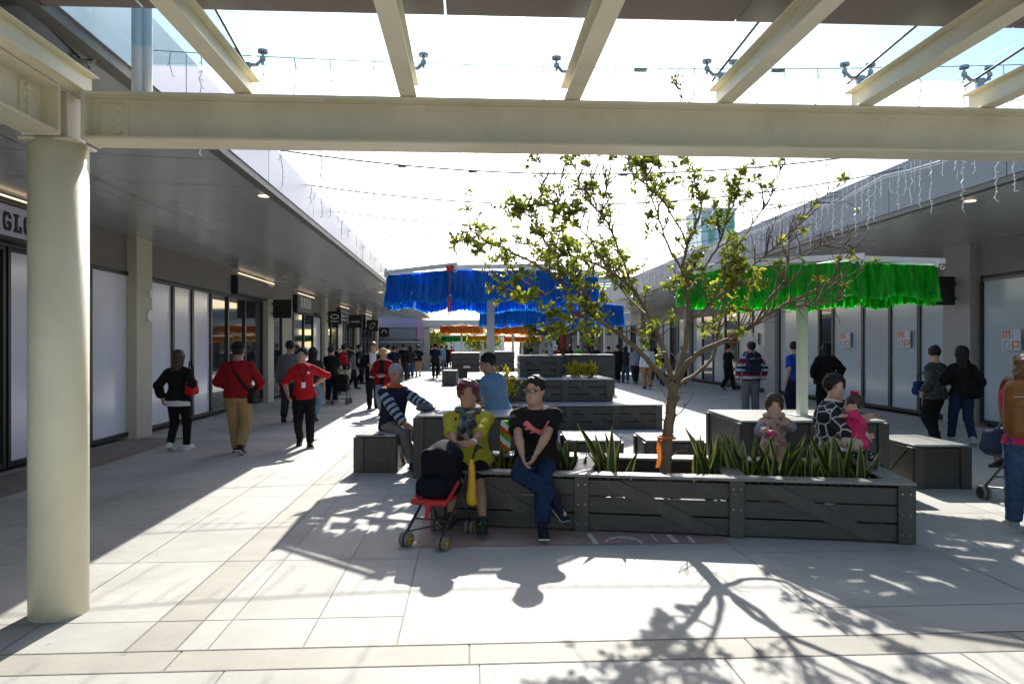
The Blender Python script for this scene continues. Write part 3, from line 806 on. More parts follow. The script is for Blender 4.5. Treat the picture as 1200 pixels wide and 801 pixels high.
for ch in 'GLO':
    for i, (x0, z0, x1, z1) in enumerate(slab_letter(ch)):
        b.b2(xs_, xs_ + .01 + .0006 * i, yy + x0 * hh, yy + x1 * hh, 3.0 + z0 * hh, 3.0 + z1 * hh)
    yy += .21
b.build('lettering', M['letter_black'], rt)
zz = lambda px, py, out: ZD(py, DX(px, XL + out))
rt, x_ = fascia_sign(18.55, 22.0, 2.88, 3.34, M['sign_brown'], 'plain dark brown sign box over the glazed shop front nearest the white panels')
rt, x_ = fascia_sign(24.9, 27.6, 2.72, 3.30, M['sign_brown'], 'brown sign box with a row of pale upright characters', out=.15)
b = MB()
for k in range(4):
    y0 = 25.35 + .42 * k
    for j, (u0, v0, u1, v1) in enumerate(((.02, .0, .07, .36), (.22, .02, .27, .36), (.07, .30, .22, .34), (.07, .16, .22, .20), (.12, .02, .16, .30), (.28, .0, .31, .1 + .05 * k))):
        b.b2(x_, x_ + .01 + .0006 * j, y0 + u0, y0 + u1, 2.89 + v0, 2.89 + v1)
b.build('lettering', M['letter_white'], rt)
rt, x_ = fascia_sign(33.0, 35.4, 2.62, 3.30, M['sign_brown'], 'brown sign box with a pale outlined square, second from the far end'); 
b = MB()
for (y0, y1, z0, z1) in ((33.3, 33.36, 2.75, 3.16), (34.9, 34.96, 2.75, 3.16), (33.36, 34.9, 2.75, 2.8), (33.36, 34.9, 3.11, 3.16), (33.6, 34.0, 2.9, 3.0), (34.2, 34.6, 2.9, 3.0)): b.b2(x_, x_ + .01, y0, y1, z0, z1)
b.build('lettering', M['letter_white'], rt)
rt, x_ = fascia_sign(41.0, 43.6, 2.62, 3.30, M['sign_white'], 'pale sign box high over the farthest shop front of the left row')
# blade signs on the pillars
def blade(px, yy, z, s, label, sgn=-1, deco=None):
    X = XL if sgn < 0 else XR
    x0 = X - sgn * .17; xc = x0 - sgn * (s / 2 + .05)
    rt = empty('blade_sign', (xc, yy, z - s / 2), 0, label, 'sign', 'black blade signs along the shop rows')
    b = MB(); b.b2(xc - s / 2, xc + s / 2, yy - .06, yy + .06, z - s / 2, z + s / 2, bev=.012); b.build('sign_box', M['sign_black'], rt)
    b = MB(); b.b2(min(x0, xc - sgn * -s / 2), max(x0, xc + sgn * s / 2), yy - .02, yy + .02, z + .12, z + .17); b.b2(min(x0, xc + sgn * s / 2), max(x0, xc + sgn * s / 2), yy - .02, yy + .02, z - .17, z - .12); b.build('bracket', M['frame'], rt)
    if deco == 'oval':
        b = MB(); n = 28
        pts = [Vector((xc + .15 * math.cos(2 * math.pi * k / n), yy - .066, z + .04 + .085 * math.sin(2 * math.pi * k / n))) for k in range(n + 1)]
        b.tube(pts, .018, 6); b.b2(xc - .16, xc + .16, yy - .07, yy - .062, z - .16, z - .13); b.build('emblem', M['letter_white'], rt)
    if deco == 'bar':
        b = MB(); b.b2(xc - .2, xc + .2, yy - .07, yy - .062, z - .04, z + .0); b.build('emblem', M['letter_white'], rt)
    if deco == 'ring':
        b = MB(); n = 28
        pts = [Vector((xc + .13 * math.cos(a) * .8 + .09 * math.sin(a), yy - .066, z + .17 * math.sin(a))) for a in [2 * math.pi * k / n for k in range(n + 1)]]
        b.tube(pts, .02, 6); b.build('emblem', M['letter_white'], rt)
    if deco == 'arch':
        b = MB(); b.tube([Vector((xc + .14 * math.cos(a), yy - .066, z - .06 + .2 * math.sin(a))) for a in [math.pi * k / 14 for k in range(15)]], .025, 6); b.build('emblem', M['letter_white'], rt)
blade(0, lp[1][0], 2.66, .53, 'plain black square blade sign on the left row near its second pillar')
blade(0, lp[2][0], 2.72, .52, 'black blade sign with a white oval ring on the left row', deco='oval')
blade(0, lp[2][0] + 5.2, 2.75, .6, 'black blade sign crossed by one pale line on the left row', deco='bar')
blade(0, lp[3][0] + 2.8, 2.70, .62, 'black blade sign with a slanted white loop on the left row', deco='ring')
blade(0, lp[4][0] + .3, 2.45, .6, 'black blade sign with a small white arch, farthest on the left row', deco='arch')
blade(0, 14.6, 2.72, .58, 'large blank black square sign on the pillar right of the green canopy', 1)
# round white disc and little box on the near left pillar
b = MB(); p = (XL + .17, lp[0][0] + .18); b.disc((p[0], p[1], ZD(371, 13.6)), (1, 0, 0), .105, .03, 24); o = b.build('wall_disc', M['steel_white']); tag(o, 'small round white disc on the cream pillar beside white window panels', 'wall fitting')
b = MB(); b.b2(p[0] - .015, p[0] + .02, p[1] - .05, p[1] + .05, 2.45, 2.6, bev=.008); tag(b.build('junction_box', M['steel_white']), 'small white box above the round disc on cream pillar', 'wall fitting')
# MOP posters on the right windows
def poster(yc, zc, w, h, label):
    rt = empty('poster', (XR - .06, yc, zc - h / 2), 0, label, 'poster', 'posters on the right hand shop windows')
    x = XR - .045
    b = MB(); b.b2(x - .006, x, yc - w / 2, yc + w / 2, zc - h / 2, zc + h / 2); b.build('sheet', M['poster'], rt)
    # seen from the mall (looking +x) left is +y
    def rect(mbm, u0, v0, u1, v1, k=0): mbm.b2(x - .010 - .0007 * k, x - .006, yc + w / 2 - u0 * w, yc + w / 2 - u1 * w, zc - h / 2 + v0 * h, zc - h / 2 + v1 * h)
    b = MB()
    rect(b, .06, .86, .46, .94); 
    for k, u in enumerate((.06, .225, .39)): rect(b, u, .56, u + .07, .86, k + 1)
    rect(b, .54, .06, .62, .46); rect(b, .62, .38, .92, .46, 1); rect(b, .84, .14, .92, .38, 2); rect(b, .62, .14, .84, .21, 1)
    b.build('lettering', M['orange_paint'], rt)
    b = MB()
    n = 20
    b.tube([(x - .008, yc + w / 2 - (.26 + .16 * math.cos(2 * math.pi * k / n)) * w, zc - h / 2 + (.26 + .18 * math.sin(2 * math.pi * k / n)) * h) for k in range(n + 1)], .012, 5)
    rect(b, .56, .58, .58, .92); rect(b, .90, .58, .92, .92); b.build('pattern', M['poster_grey'], rt)
def yz(px, py): d = DX(px, XR); return YX(px, XR), ZD(py, d)
q = yz(1188, 398); poster(q[0], q[1], .48, .40, 'white and orange square poster on the large pane right of the greige pillar')
q = yz(1061.5, 397); poster(q[0], q[1], .5, .40, 'white and orange poster on the second pane left of the blade sign')
q = yz(992.5, 398); poster(q[0], q[1], .55, .40, 'white and orange poster on the pane beside the pale green canopy pole')
q = yz(886, 397); poster(q[0], q[1], .6, .42, 'white and orange poster behind the man in a striped sweater')
# ------------------------------------------------------------------ steel and glass canopy over the camera
cd = 4.43
rt = empty('entrance_canopy', (P(69, 400, cd).x, P(69, 400, cd).y, 0), 0, 'cream steel canopy with round column, riveted beams and glass panels', 'canopy')
cb = P(69, 405, cd); bx_, by_ = cb.x, cb.y
zb, ztp = 2.81, 3.09
mb = MB(); mb.tube([(bx_, by_, 0), (bx_, by_, 2.80)], .160, 48); mb.build('column', M['paint_cream'], rt, smooth=False)
for p_ in rt.children[0].data.polygons: p_.use_smooth = len(p_.vertices) == 4
c = MB(); c.box((bx_, by_, 2.803), (.30, .30, .016), bev=.004); c.build('cap_plate', M['paint_cream'], rt)
def hbeam(name, a, b, hgt, w, tf=.016, tw=.012, m=None):
    a, b = Vector(a), Vector(b); mb = MB()
    mb.bar(a + Vector((0, 0, tf / 2)), b + Vector((0, 0, tf / 2)), w, tf, bev=.002)
    mb.bar(a + Vector((0, 0, hgt - tf / 2)), b + Vector((0, 0, hgt - tf / 2)), w, tf, bev=.002)
    mb.bar(a + Vector((0, 0, hgt / 2)), b + Vector((0, 0, hgt / 2)), tw, hgt - 2 * tf - .002)
    return mb.build(name, m or M['paint_cream'], rt)
hbeam('cross_beam', (bx_ + .2, by_, zb + .004), (8.2, by_, zb + .004), ztp - zb, .21)
hbeam('side_beam', (bx_, by_ - .2, zb + .004), (bx_, -1.5, zb + .004), ztp - zb, .21)
# corner joint: stub with end plates, splice plates and bolts
mb = MB(); mb.box((bx_, by_, (zb + ztp) / 2 + .004), (.21, .21, ztp - zb - .01), bev=.004)
mb.box((bx_ + .19, by_, (zb + ztp) / 2 + .004), (.022, .215, ztp - zb + .012), bev=.003); mb.box((bx_, by_ - .19, (zb + ztp) / 2 + .004), (.215, .022, ztp - zb + .012), bev=.003)
mb.build('corner_joint', M['paint_cream'], rt)
mb = MB(); mb.box((bx_ + .33, by_ - .012, (zb + ztp) / 2), (.16, .014, .2), bev=.003); mb.build('splice_plate', M['paint_cream'], rt)
mb = MB(); mb.box((bx_ + .012, by_ - .33, (zb + ztp) / 2), (.014, .16, .2), bev=.003); mb.build('splice_plate', M['paint_cream'], rt)
for k in range(3):
    z = zb + .07 + .07 * k
    mb = MB(); mb.disc((bx_ + .36, by_ - .028, z), (0, 1, 0), .020, .02, 6); mb.build('bolt', M['paint_cream'], rt)
    mb = MB(); mb.disc((bx_ + .028, by_ - .36, z), (1, 0, 0), .020, .02, 6); mb.build('bolt', M['paint_cream'], rt)
# rafters with glass fittings
mB_, rx = [], []
for px in (98, 287, 478, 673, 860, 1035, 1190, 1345):
    x = P(px, 105, cd).x; rx.append(x)
    r_ = hbeam('rafter', (x, by_ + .08, ztp + .008), (x, -1.5, ztp + .008), .135, .10, .009, .008)
    mb = MB(); yy = by_ - .02
    mb.box((x, yy, ztp + .17), (.05, .03, .06), bev=.004)
    mb.box((x, yy, ztp + .205), (.05, .05, .02), bev=.004)
    for s in (-1, 1):
        for t in (1,):
            e = Vector((x + s * .085, yy + .03, ztp + .255)); mb.tube([(x, yy, ztp + .205), (x + s * .05, yy + .015, ztp + .21), e], [.013, .011, .010], 8)
            mb.tube([e - Vector((0, 0, .035)), e + Vector((0, 0, .035))], .008, 8); mb.disc(e + Vector((0, 0, .0)), (0, 0, 1), .017, .022, 12)
            mb.disc(e + Vector((0, 0, .045)), (0, 0, 1), .030, .016, 16)
    mb.build('glass_fitting', M['steel'], rt)
    mb = MB(); mb.tube([(x - .02, by_ + .1, ztp + .21), (x + .05, by_ - 1.9, ztp + .42)], .0075, 6); mb.build('tie_rod', M['rod'], rt)
gm = glass_mat('canopy_glass', (.78, .90, .93), .28)
for i in range(len(rx)):
    x0 = rx[i - 1] if i else rx[0] - 1.0
    mb = MB(); mb.b2(x0 + .012, rx[i] - .012, 3.1, by_ + .30, ztp + .306, ztp + .318); mb.build('glass_panel', gm, rt)
# white twin posts standing on the cross beam
for px, w in ((158, .05), (169, .035)):
    x = P(px, 50, cd).x; mb = MB(); mb.tube([(x, by_ + .02, ztp + .006), (x, by_ + .02, 5.2)], w / 1.0 * .75, 16); mb.build('post', M['steel_white'], rt, smooth=False)
# dark roof deck that starts beside the glass
a = P(-200, -9, 3.73); b = P(1500, 47, 4.13); z0 = 3.335
a = Vector((a.x, a.y, z0)); b = Vector((b.x, b.y, z0)); d = (b - a).normalized()
n = 5; L = (b - a).length
for i in range(n):
    p0 = a + d * (L * i / n + .006); p1 = a + d * (L * (i + 1) / n - .006)
    mb = MB(); v = [p0, p1, Vector((p1.x, -2.5, z0)), Vector((p0.x, -2.5, z0))]
    mb.add(v + [q + Vector((0, 0, .05)) for q in v], [[0, 3, 2, 1], [4, 5, 6, 7], [0, 1, 5, 4], [1, 2, 6, 5], [2, 3, 7, 6], [3, 0, 4, 7]])
    mb.build('roof_panel', M['roof_dark'], rt)
# ------------------------------------------------------------------ crates
def crate(name, label, o, rz, w, dp, h, cat='crate seat', group=None, diag='front', bays=1, planks=3, side_diag=True, topm=None, slats=True, posts=None):
    """o = front left bottom corner; local x along the front, y to the back"""
    rt = empty(name, (o[0], o[1], 0), rz, label, cat, group)
    zb = o[2] if len(o) > 2 else 0.0
    pw, pt = .11, .024
    xs = posts or [w * i / bays for i in range(bays + 1)]
    def face(nm, p0, ex, L, fl, mt):
        # planks of one side, running along ex, outward direction fl
        mb = MB(); gap = .012; ph = (h - .03 - gap * (planks - 1)) / planks
        for i in range(planks):
            z0 = zb + .012 + i * (ph + gap)
            c = p0 + ex * (L / 2) + Vector((0, 0, z0 + ph / 2)) - fl * .016
            mb.box(c, (L - .02, .022, ph), (ex, fl, Vector((0, 0, 1))), bev=.003)
        return mb.build(nm, mt, rt, world=False)
    X_, Y_ = Vector((1, 0, 0)), Vector((0, 1, 0)); O = Vector((0, 0, 0))
    face('side_boards', O, X_, w, -Y_, M['crate']); face('side_boards', O + Y_ * dp, X_, w, Y_, M['crate'])
    face('side_boards', O, Y_, dp, -X_, M['crate_b']); face('side_boards', O + X_ * w, Y_, dp, X_, M['crate_b'])
    for yy, fl in ((0, -1), (dp, 1)):
        for i, x in enumerate(xs):
            x0 = min(max(x, pw / 2), w - pw / 2)
            mb = MB(); mb.box((x0, yy + fl * .009, zb + h / 2 - .004), (pw, pt, h - .012), bev=.003); mb.build('post_board', M['crate_b'], rt, world=False)
        if diag:
            for i in range(len(xs) - 1):
                xa, xb = xs[i] + (pw if i == 0 else pw / 2) + .0, xs[i + 1] - (pw if i == len(xs) - 2 else pw / 2)
                if xb - xa < .25: continue
                aa, bb = Vector((xa + .02, yy + fl * .006, zb + h - .055)), Vector((xb - .02, yy + fl * .006, zb + .055))
                # parallelogram brace clipped level with the boards
                dz = .075; q = (bb - aa)
                px_ = .12
                pts = [(xa + .004, zb + h - .02), (xa + .004 + px_ * 1.6, zb + h - .02), (xb - .004, zb + .02), (xb - .004 - px_ * 1.6, zb + .02)]
                mb = MB(); mb.prism(pts, (0, yy + fl * .002 if fl < 0 else yy + .002 + .014, 0), (1, 0, 0), (0, 0, 1), .014); mb.build('brace', M['crate_b'], rt, world=False)
    if side_diag:
        for xx in (0, w):
            fl = -1 if xx == 0 else 1
            for yy in (pw / 2, dp - pw / 2):
                mb = MB(); mb.box((xx + fl * .009, yy, zb + h / 2 - .004), (pt, pw, h - .012), bev=.003); mb.build('post_board', M['crate'], rt, world=False)
            if dp > .5:
                pts = [(pw + .004, zb + h - .02), (pw + .16, zb + h - .02), (dp - pw - .004, zb + .02), (dp - pw - .16, zb + .02)]
                mb = MB(); mb.prism(pts, (xx + (.016 if fl > 0 else -.002) , 0, 0), (0, 1, 0), (0, 0, 1), -.014 if False else .014); mb.build('brace', M['crate_b'], rt, world=False)
    if slats:
        mb = MB(); n = max(3, int(round(dp / .14))); g = .010
        for i in range(n):
            y0, y1 = dp * i / n + g / 2, dp * (i + 1) / n - g / 2
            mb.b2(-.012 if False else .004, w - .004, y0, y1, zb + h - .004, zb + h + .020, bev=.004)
        mb.build('top_boards', topm or M['crate_top_lit'], rt, world=False)
    return rt
def crate_at(px0, py, px1, dp, h, z=0, **kw):
    """front edge from pixel (px0,py) to px1 at the same depth, facing the camera axis"""
    a = G(px0, py, z); d = (EYE - z) * FPX / (py - HY); b = P(px1, py, d)
    w = (b - a).length; rz = math.atan2(b.y - a.y, b.x - a.x)
    return (a.x, a.y, z), rz, w, dp, h
# ------------------------------------------------------------------ foreground planter
p1 = G(1070, 638); p0 = G(685, 623); dr = (p1 - p0).normalized(); PL = 3.98
pa = p1 - dr * PL; rzp = math.atan2(dr.y, dr.x); PH = .48; PD = 1.25
rt = empty('timber_planter', pa, rzp, 'long dark timber planter box in the foreground with braced plank sides', 'planter')
dy = Vector((-dr.y, dr.x, 0))
def pp(x, y, z): return pa + dr * x + dy * y + Vector((0, 0, z))
xs = [.05, PL - 2.66, PL - 1.37, PL - .055]
def boards(y, fl):
    mb = MB(); g = .012; ph = (PH - .05 - 2 * g) / 3
    for i in range(3):
        z0 = .022 + i * (ph + g); mb.b2(.01, PL - .01, y - .012, y + .012, z0, z0 + ph, bev=.003)
    mb.build('side_boards', M['crate'], rt, world=False)
boards(.016, -1); boards(PD - .016, 1)
for x in (.016, PL - .016):
    mb = MB(); g = .012; ph = (PH - .05 - 2 * g) / 3
    for i in range(3):
        z0 = .022 + i * (ph + g); mb.b2(x - .012, x + .012, .032, PD - .032, z0, z0 + ph, bev=.003)
    mb.build('side_boards', M['crate_b'], rt, world=False)
for y, fl in ((0, -1), (PD, 1)):
    for x in xs:
        mb = MB(); mb.b2(x - .062, x + .062, y + fl * .022, y - fl * .001, .008, PH - .006, bev=.003); po = mb.build('post_board', M['crate_b'], rt, world=False)
        mb = MB()
        for zz in (.08, .24, .41):
            for sx in (-.03, .03): mb.disc((x + sx, y + fl * .0235, zz), (0, 1, 0), .006, .003, 8)
        mb.build('screw', M['steel'], po, world=False)
    for i in range(3):
        xa, xb = xs[i] + .066, xs[i + 1] - .066
        pts = [(xa, PH - .03), (xa + .25, PH - .03), (xb, .03), (xb - .25, .03)]
        mb = MB(); mb.prism(pts, (0, (y - .001) if fl < 0 else y + .017, 0), (1, 0, 0), (0, 0, 1), .016); mb.build('brace', M['crate_b'], rt, world=False)
for x in (0, PL):
    fl = -1 if x == 0 else 1
    for y in (.05, PD - .05):
        mb = MB(); mb.b2(x + fl * .022, x - fl * .001, y - .055, y + .055, .008, PH - .006, bev=.003); mb.build('post_board', M['crate'], rt, world=False)
RW = .17
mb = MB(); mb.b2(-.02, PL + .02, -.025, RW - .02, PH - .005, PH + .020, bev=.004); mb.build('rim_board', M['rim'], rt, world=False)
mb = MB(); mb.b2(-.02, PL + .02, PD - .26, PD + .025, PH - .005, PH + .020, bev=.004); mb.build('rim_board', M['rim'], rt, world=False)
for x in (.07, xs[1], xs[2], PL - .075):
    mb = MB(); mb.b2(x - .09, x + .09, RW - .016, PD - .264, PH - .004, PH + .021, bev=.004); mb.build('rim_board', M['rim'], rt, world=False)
for a_, b_ in zip(xs[:-1], xs[1:]):
    mb = MB(); mb.b2(a_ + .03, b_ - .03, .03, PD - .03, .20, .30); mb.build('soil_bed', M['soil'], rt, world=False)
# ------------------------------------------------------------------ tables, seats and tiers
tb = []
a = crate_at(486, 560.5, 652, .9, .74); crate('timber_table', 'high dark timber table block behind the woman in yellow green', *a[:2], *a[2:], cat='table', bays=2, planks=1, diag=None, group='timber tables')
a = crate_at(869, 494.8 + 0, 1040, 1.45, .74); 
dG = .86 * FPX / (494.8 - HY); aG = P(869, 405, dG); bG = P(1040, 405, dG)
crate('timber_table', 'high timber table block carrying the pole of the green canopy', (aG.x, aG.y, 0), math.atan2((bG - aG).y, (bG - aG).x), (bG - aG).length, 1.45, .74, cat='table', bays=2, planks=1, diag=None, group='timber tables')
a = crate_at(416, 554, 464, .9, .46); crate('timber_crate', 'low timber crate seat under the man with blue striped sleeves', *a[:2], *a[2:], planks=1, group='low timber crate seats', diag=None)
a = crate_at(1071, 573, 1137, .95, .476); crate('timber_crate', 'low timber crate standing alone on the paving right of the planter', *a[:2], *a[2:], diag=None, planks=1, group='low timber crate seats')
dS = 1.14 * FPX / (517.6 - HY); a = P(664, 405, dS); b = P(729, 405, dS)
crate('timber_crate', 'slatted low timber crate behind the planter, left of the tree trunk', (a.x, a.y, 0), math.atan2((b - a).y, (b - a).x), (b - a).length, .9, .46, planks=1, group='low timber crate seats')
a = P(757, 405, dS); b = P(826, 405, dS)
crate('timber_crate', 'slatted low timber crate behind the planter, right of the tree trunk', (a.x, a.y, 0), math.atan2((b - a).y, (b - a).x), (b - a).length, .8, .46, planks=1, group='low timber crate seats')
dB = 10.02; a = P(556, 405, dB - .35); b = P(612, 405, dB - .35)
crate('timber_crate', 'timber crate seat under the man in a pale blue shirt', (a.x, a.y, 0), math.atan2((b - a).y, (b - a).x), (b - a).length, .62, .56, planks=1, group='low timber crate seats')
# stepped island with planting
iz = empty('stepped_seating', (0, 16, 0), 0, 'three tier dark timber seating island with yellow shrubs on its steps', 'seating')
def tier(x0, x1, y0, y1, z0, z1, bays):
    mb = MB(); g = .012; ph = (z1 - z0 - .03 - 2 * g) / 3
    for i in range(3):
        q = z0 + .012 + i * (ph + g); mb.b2(x0, x1, y0, y1, q, q + ph, bev=.004)
    mb.build('tier_boards', M['crate'], iz)
    w = (x1 - x0) / bays
    for i in range(bays + 1):
        x = min(max(x0 + w * i, x0 + .07), x1 - .07); mb = MB(); mb.b2(x - .07, x + .07, y0 - .024, y0 - .002, z0 + .004, z1 - .006, bev=.003); mb.build('post_board', M['crate_b'], iz)
    for i in range(bays):
        xa, xb = x0 + w * i + .1, x0 + w * (i + 1) - .1
        if xb - xa > .4:
            mb = MB(); mb.prism([(xa, z1 - .03), (xa + .2, z1 - .03), (xb, z0 + .03), (xb - .2, z0 + .03)], (0, y0 - .002, 0), (1, 0, 0), (0, 0, 1), .014); mb.build('brace', M['crate_b'], iz)
    mb = MB(); n = max(2, int((y1 - y0) / .2))
    for i in range(n):
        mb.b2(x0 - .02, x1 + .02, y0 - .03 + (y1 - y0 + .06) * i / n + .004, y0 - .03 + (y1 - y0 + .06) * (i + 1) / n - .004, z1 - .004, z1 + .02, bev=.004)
    mb.build('top_boards', M['crate_top_lit'], iz)
ra = P(776, 503, 14.2); 
yA = ra.y; xA = ra.x
tier(xA - 3.6, xA, yA, yA + 4.8, 0, .46, 4)
xB = P(718, 445, 14.9).x; yB = P(718, 445, 14.9).y
tier(xB - 2.9, xB, yB, yB + 3.6, .482, .92, 3)
xC0, xC1 = P(609, 430, 15.7).x, P(659, 430, 15.7).x; yC = P(640, 430, 15.7).y
tier(xC0, xC1, yC, yC + .9, .942, 1.38, 1)
mb = MB(); x1 = P(721, 430, 17.2).x; yw = P(690, 430, 17.2).y
mb.b2(xC1 - .1, x1, yw, yw + .5, .0, 1.40, bev=.006); mb.build('back_wall', M['crate'], iz)
# far islands
def far_block(px0, px1, pyt, d, dp, label, name='timber_wall'):
    a, b = P(px0, pyt, d), P(px1, pyt, d); h = ZD(pyt, d)
    rt = empty(name, ((a.x + b.x) / 2, a.y, 0), 0, label, 'seating')
    mb = MB(); n = 4; g = .014
    for i in range(n): mb.b2(a.x, b.x, a.y, a.y + dp, h * i / n + g / 2, h * (i + 1) / n - g / 2, bev=.005)
    mb.build('boards', M['crate'], rt); mb = MB(); mb.b2(a.x - .02, b.x + .02, a.y - .02, a.y + dp + .02, h + .0, h + .025); mb.build('top_boards', M['crate_top_lit'], rt)
    return rt
fb = far_block(529, 562, 413.5, 37, 3, 'far dark timber island wall with a small pale plate on it')
mb = MB(); a = P(543, 428.5, 36.9); b = P(551, 431, 36.9); mb.b2(a.x, b.x, a.y - .01, a.y, b.z, a.z); mb.build('name_plate', M['steel_white'], fb)
far_block(576, 603, 412.5, 30, 3, 'far dark timber block seen between the white poles')
a = crate_at(518.5, 452, 534.5, .9, .60); crate('timber_crate', 'lone low crate standing on sunlit paving behind the woman in yellow green', *a[:2], *a[2:], diag=None, planks=1, group='low timber crate seats')
# ------------------------------------------------------------------ fringed canopies
def fringe_mat(name, c): return mat(name, c, .35, var=.5, scale=26, stretch=(1, 1, .07), transl=.68, spec=.4)
M['f_blue'] = fringe_mat('fringe_blue', (.02, .27, .92)); M['f_green'] = fringe_mat('fringe_green', (.02, .52, .03)); M['f_orange'] = fringe_mat('fringe_orange', (1.0, .30, .03)); M['f_yellow'] = fringe_mat('fringe_yellow', (.75, .48, .03))
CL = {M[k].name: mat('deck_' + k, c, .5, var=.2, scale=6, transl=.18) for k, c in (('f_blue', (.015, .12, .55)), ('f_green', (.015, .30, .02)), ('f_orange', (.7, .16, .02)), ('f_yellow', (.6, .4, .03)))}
M['ribbon'] = mat('red_ribbon', (.5, .03, .02), .5, var=.1, transl=.3)
def parasol(label, c, z0, m, Rr=1.52, ztop=2.56, ang=0.0, drop=.38, seed=1, fine=True, group=None, pole_d=.105, beams=True):
    rr = random.Random(seed)
    rt = empty('fringed_parasol', (c[0], c[1], z0), 0, label, 'parasol', 'fringed parasols along the mall')
    C = Vector((c[0], c[1], 0)); n = 8
    def vx(k, r, z): a = ang + 2 * math.pi * k / n; return C + Vector((r * math.cos(a), r * math.sin(a), z))
    mb = MB(); mb.b2(c[0] - pole_d / 2, c[0] + pole_d / 2, c[1] - pole_d / 2, c[1] + pole_d / 2, z0, ztop + .05, bev=.006); mb.build('pole', M['pole'], rt)
    mb = MB(); mb.b2(c[0] - .14, c[0] + .14, c[1] - .14, c[1] + .14, z0, z0 + .012, bev=.003); mb.build('base_plate', M['steel_white'], rt)
    for k in range(n):
        mb = MB(); mb.bar(vx(k, .04, ztop + .05), vx(k, Rr + .02, ztop - .02), .04, .06, bev=.004); mb.build('rib', M['steel_white'], rt)
    for k in range(n):                                       # perimeter bars overlap past each corner
        a, b = vx(k, Rr + .008, ztop), vx(k + 1, Rr + .008, ztop); d = (b - a).normalized()
        mb = MB(); mb.bar(a - d * .03 + Vector((0, 0, .005 * (k % 2))), b + d * .10 + Vector((0, 0, .022)), .03, .055, bev=.004); eb = mb.build('edge_bar', M['steel_white'], rt)
        mb = MB(); e = b + d * .07 - Vector((0, 0, .045)); mb.tube([e + Vector((.02 * math.cos(t), 0, .022 * math.sin(t) - .0)) for t in [math.pi * (.5 + .2 * q) for q in range(9)]], .006, 6); mb.build('hook', M['steel_white'], eb)
    # cloth deck: concentric strips with slits between them
    rings = [(.10, .30), (.36, .55), (.61, .78), (.82, 1.004)]
    mb = MB()
    for k in range(n):
        for (r0, r1) in rings:
            seg = max(1, int(5 * r1))
            for i in range(seg):
                if rr.random() < (.0, .12, .28, .10)[rings.index((r0, r1))]: continue
                t0, t1 = i / seg + .012, (i + 1) / seg - .012
                def pt(t, r):
                    a, b = vx(k, Rr * r, 0), vx(k + 1, Rr * r, 0); q = a.lerp(b, t); sag = .10 * (1 - r) - .012 * math.sin(math.pi * t)
                    q.z = ztop - .03 + sag * .6 + rr.uniform(-.006, .006); return q
                mb.add([pt(t0, r0), pt(t1, r0), pt(t1, r1), pt(t0, r1)], [[0, 1, 2, 3]])
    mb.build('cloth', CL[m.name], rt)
    # hanging fringe: outer valance and inner rows
    mb = MB(); st = .020 if fine else .06
    rows = [(1.0, drop, 0.0), (.985, drop * .96, .0), (.86, drop * .66, -.0), (.68, drop * .6, 0), (.48, drop * .55, 0), (.28, drop * .5, -.0)]
    for r, dp, zo in rows:
        for k in range(n):
            a, b = vx(k, Rr * r, 0), vx(k + 1, Rr * r, 0); L = (b - a).length; d = (b - a).normalized(); nn = Vector((-d.y, d.x, 0))
            m_ = max(3, int(L / st))
            for i in range(m_):
                t = (i + rr.random() * .6) / m_; p = a.lerp(b, t); w = st * rr.uniform(.8, 1.35)
                z1 = ztop - .03 + zo - .008 * math.sin(math.pi * t) * (r > .9); ln = dp * rr.uniform(.965, 1.03)
                if r > .9: ln *= 1 + .07 * math.sin(t * 9 + k)
                pts = []
                o1, o2, o3 = rr.uniform(-.006, .006), rr.uniform(-.018, .018), rr.uniform(-.03, .03); tw = rr.uniform(-.5, .5)
                for q, o, ww in ((0, 0, 1), (.35, o1, 1.0), (.7, o2, .95), (1, o3 * .6, .7)):
                    dd = (d * math.cos(tw * q * 2) + nn * math.sin(tw * q * 2)) * w * ww; cc = p + nn * (o - (.035 * q * q if r > .9 else 0)) + d * o * .6 + Vector((0, 0, z1 - ln * q)); pts.append((cc - dd, cc + dd))
                vs = [x for pr in pts for x in pr]; mb.add(vs, [[0, 1, 3, 2], [2, 3, 5, 4], [4, 5, 7, 6]])
    mb.build('fringe', m, rt)
    return rt, vx
aA = -math.pi / 2 - R(16.7) - TH
p = P(575, 405, 10.5)
rt, vx = parasol('big blue fringed parasol with a red ribbon at its front corner', (p.x, p.y), 0, M['f_blue'], 1.53, 2.56, aA, .385, 1)
v = vx(0, 1.57, 2.5); mb = MB(); mb.b2(v.x - .045, v.x + .045, v.y - .06, v.y - .045, 2.50, 2.57); mb.b2(v.x - .03, v.x - .012, v.y - .062, v.y - .05, 1.96, 2.18); mb.b2(v.x + .0, v.x + .018, v.y - .06, v.y - .048, 2.02, 2.2); mb.b2(v.x - .012, v.x + .002, v.y - .058, v.y - .05, 2.17, 2.5); mb.build('red_ribbon', M['ribbon'], rt)
p = P(940, 405, 8.95)
parasol('big green fringed parasol with pale pole on the right table block', (p.x, p.y), .762, M['f_green'], 1.48, 2.48, aA + .25, .35, 2)
p = P(645, 405, 16.4)
parasol('blue fringed parasol farther back behind the three tier island', (p.x, p.y), 1.402, M['f_blue'], 1.60, 2.50, aA + .1, .42, 3)
p = P(541, 405, 37.4); parasol('far orange fringed parasol left of the white pole', (p.x, p.y), 1.36, M['f_orange'], 1.08, 2.62, .2, .36, 4, False, None)
p = P(601, 405, 32); parasol('far orange fringed parasol right of the white pole', (p.x, p.y), 0, M['f_orange'], 1.05, 2.50, .2, .36, 5, False, None)
p = P(541, 405, 50); parasol('far green fringed parasol under the left orange one', (p.x, p.y), 0, M['f_green'], 1.35, 2.25, .2, .32, 6, False)
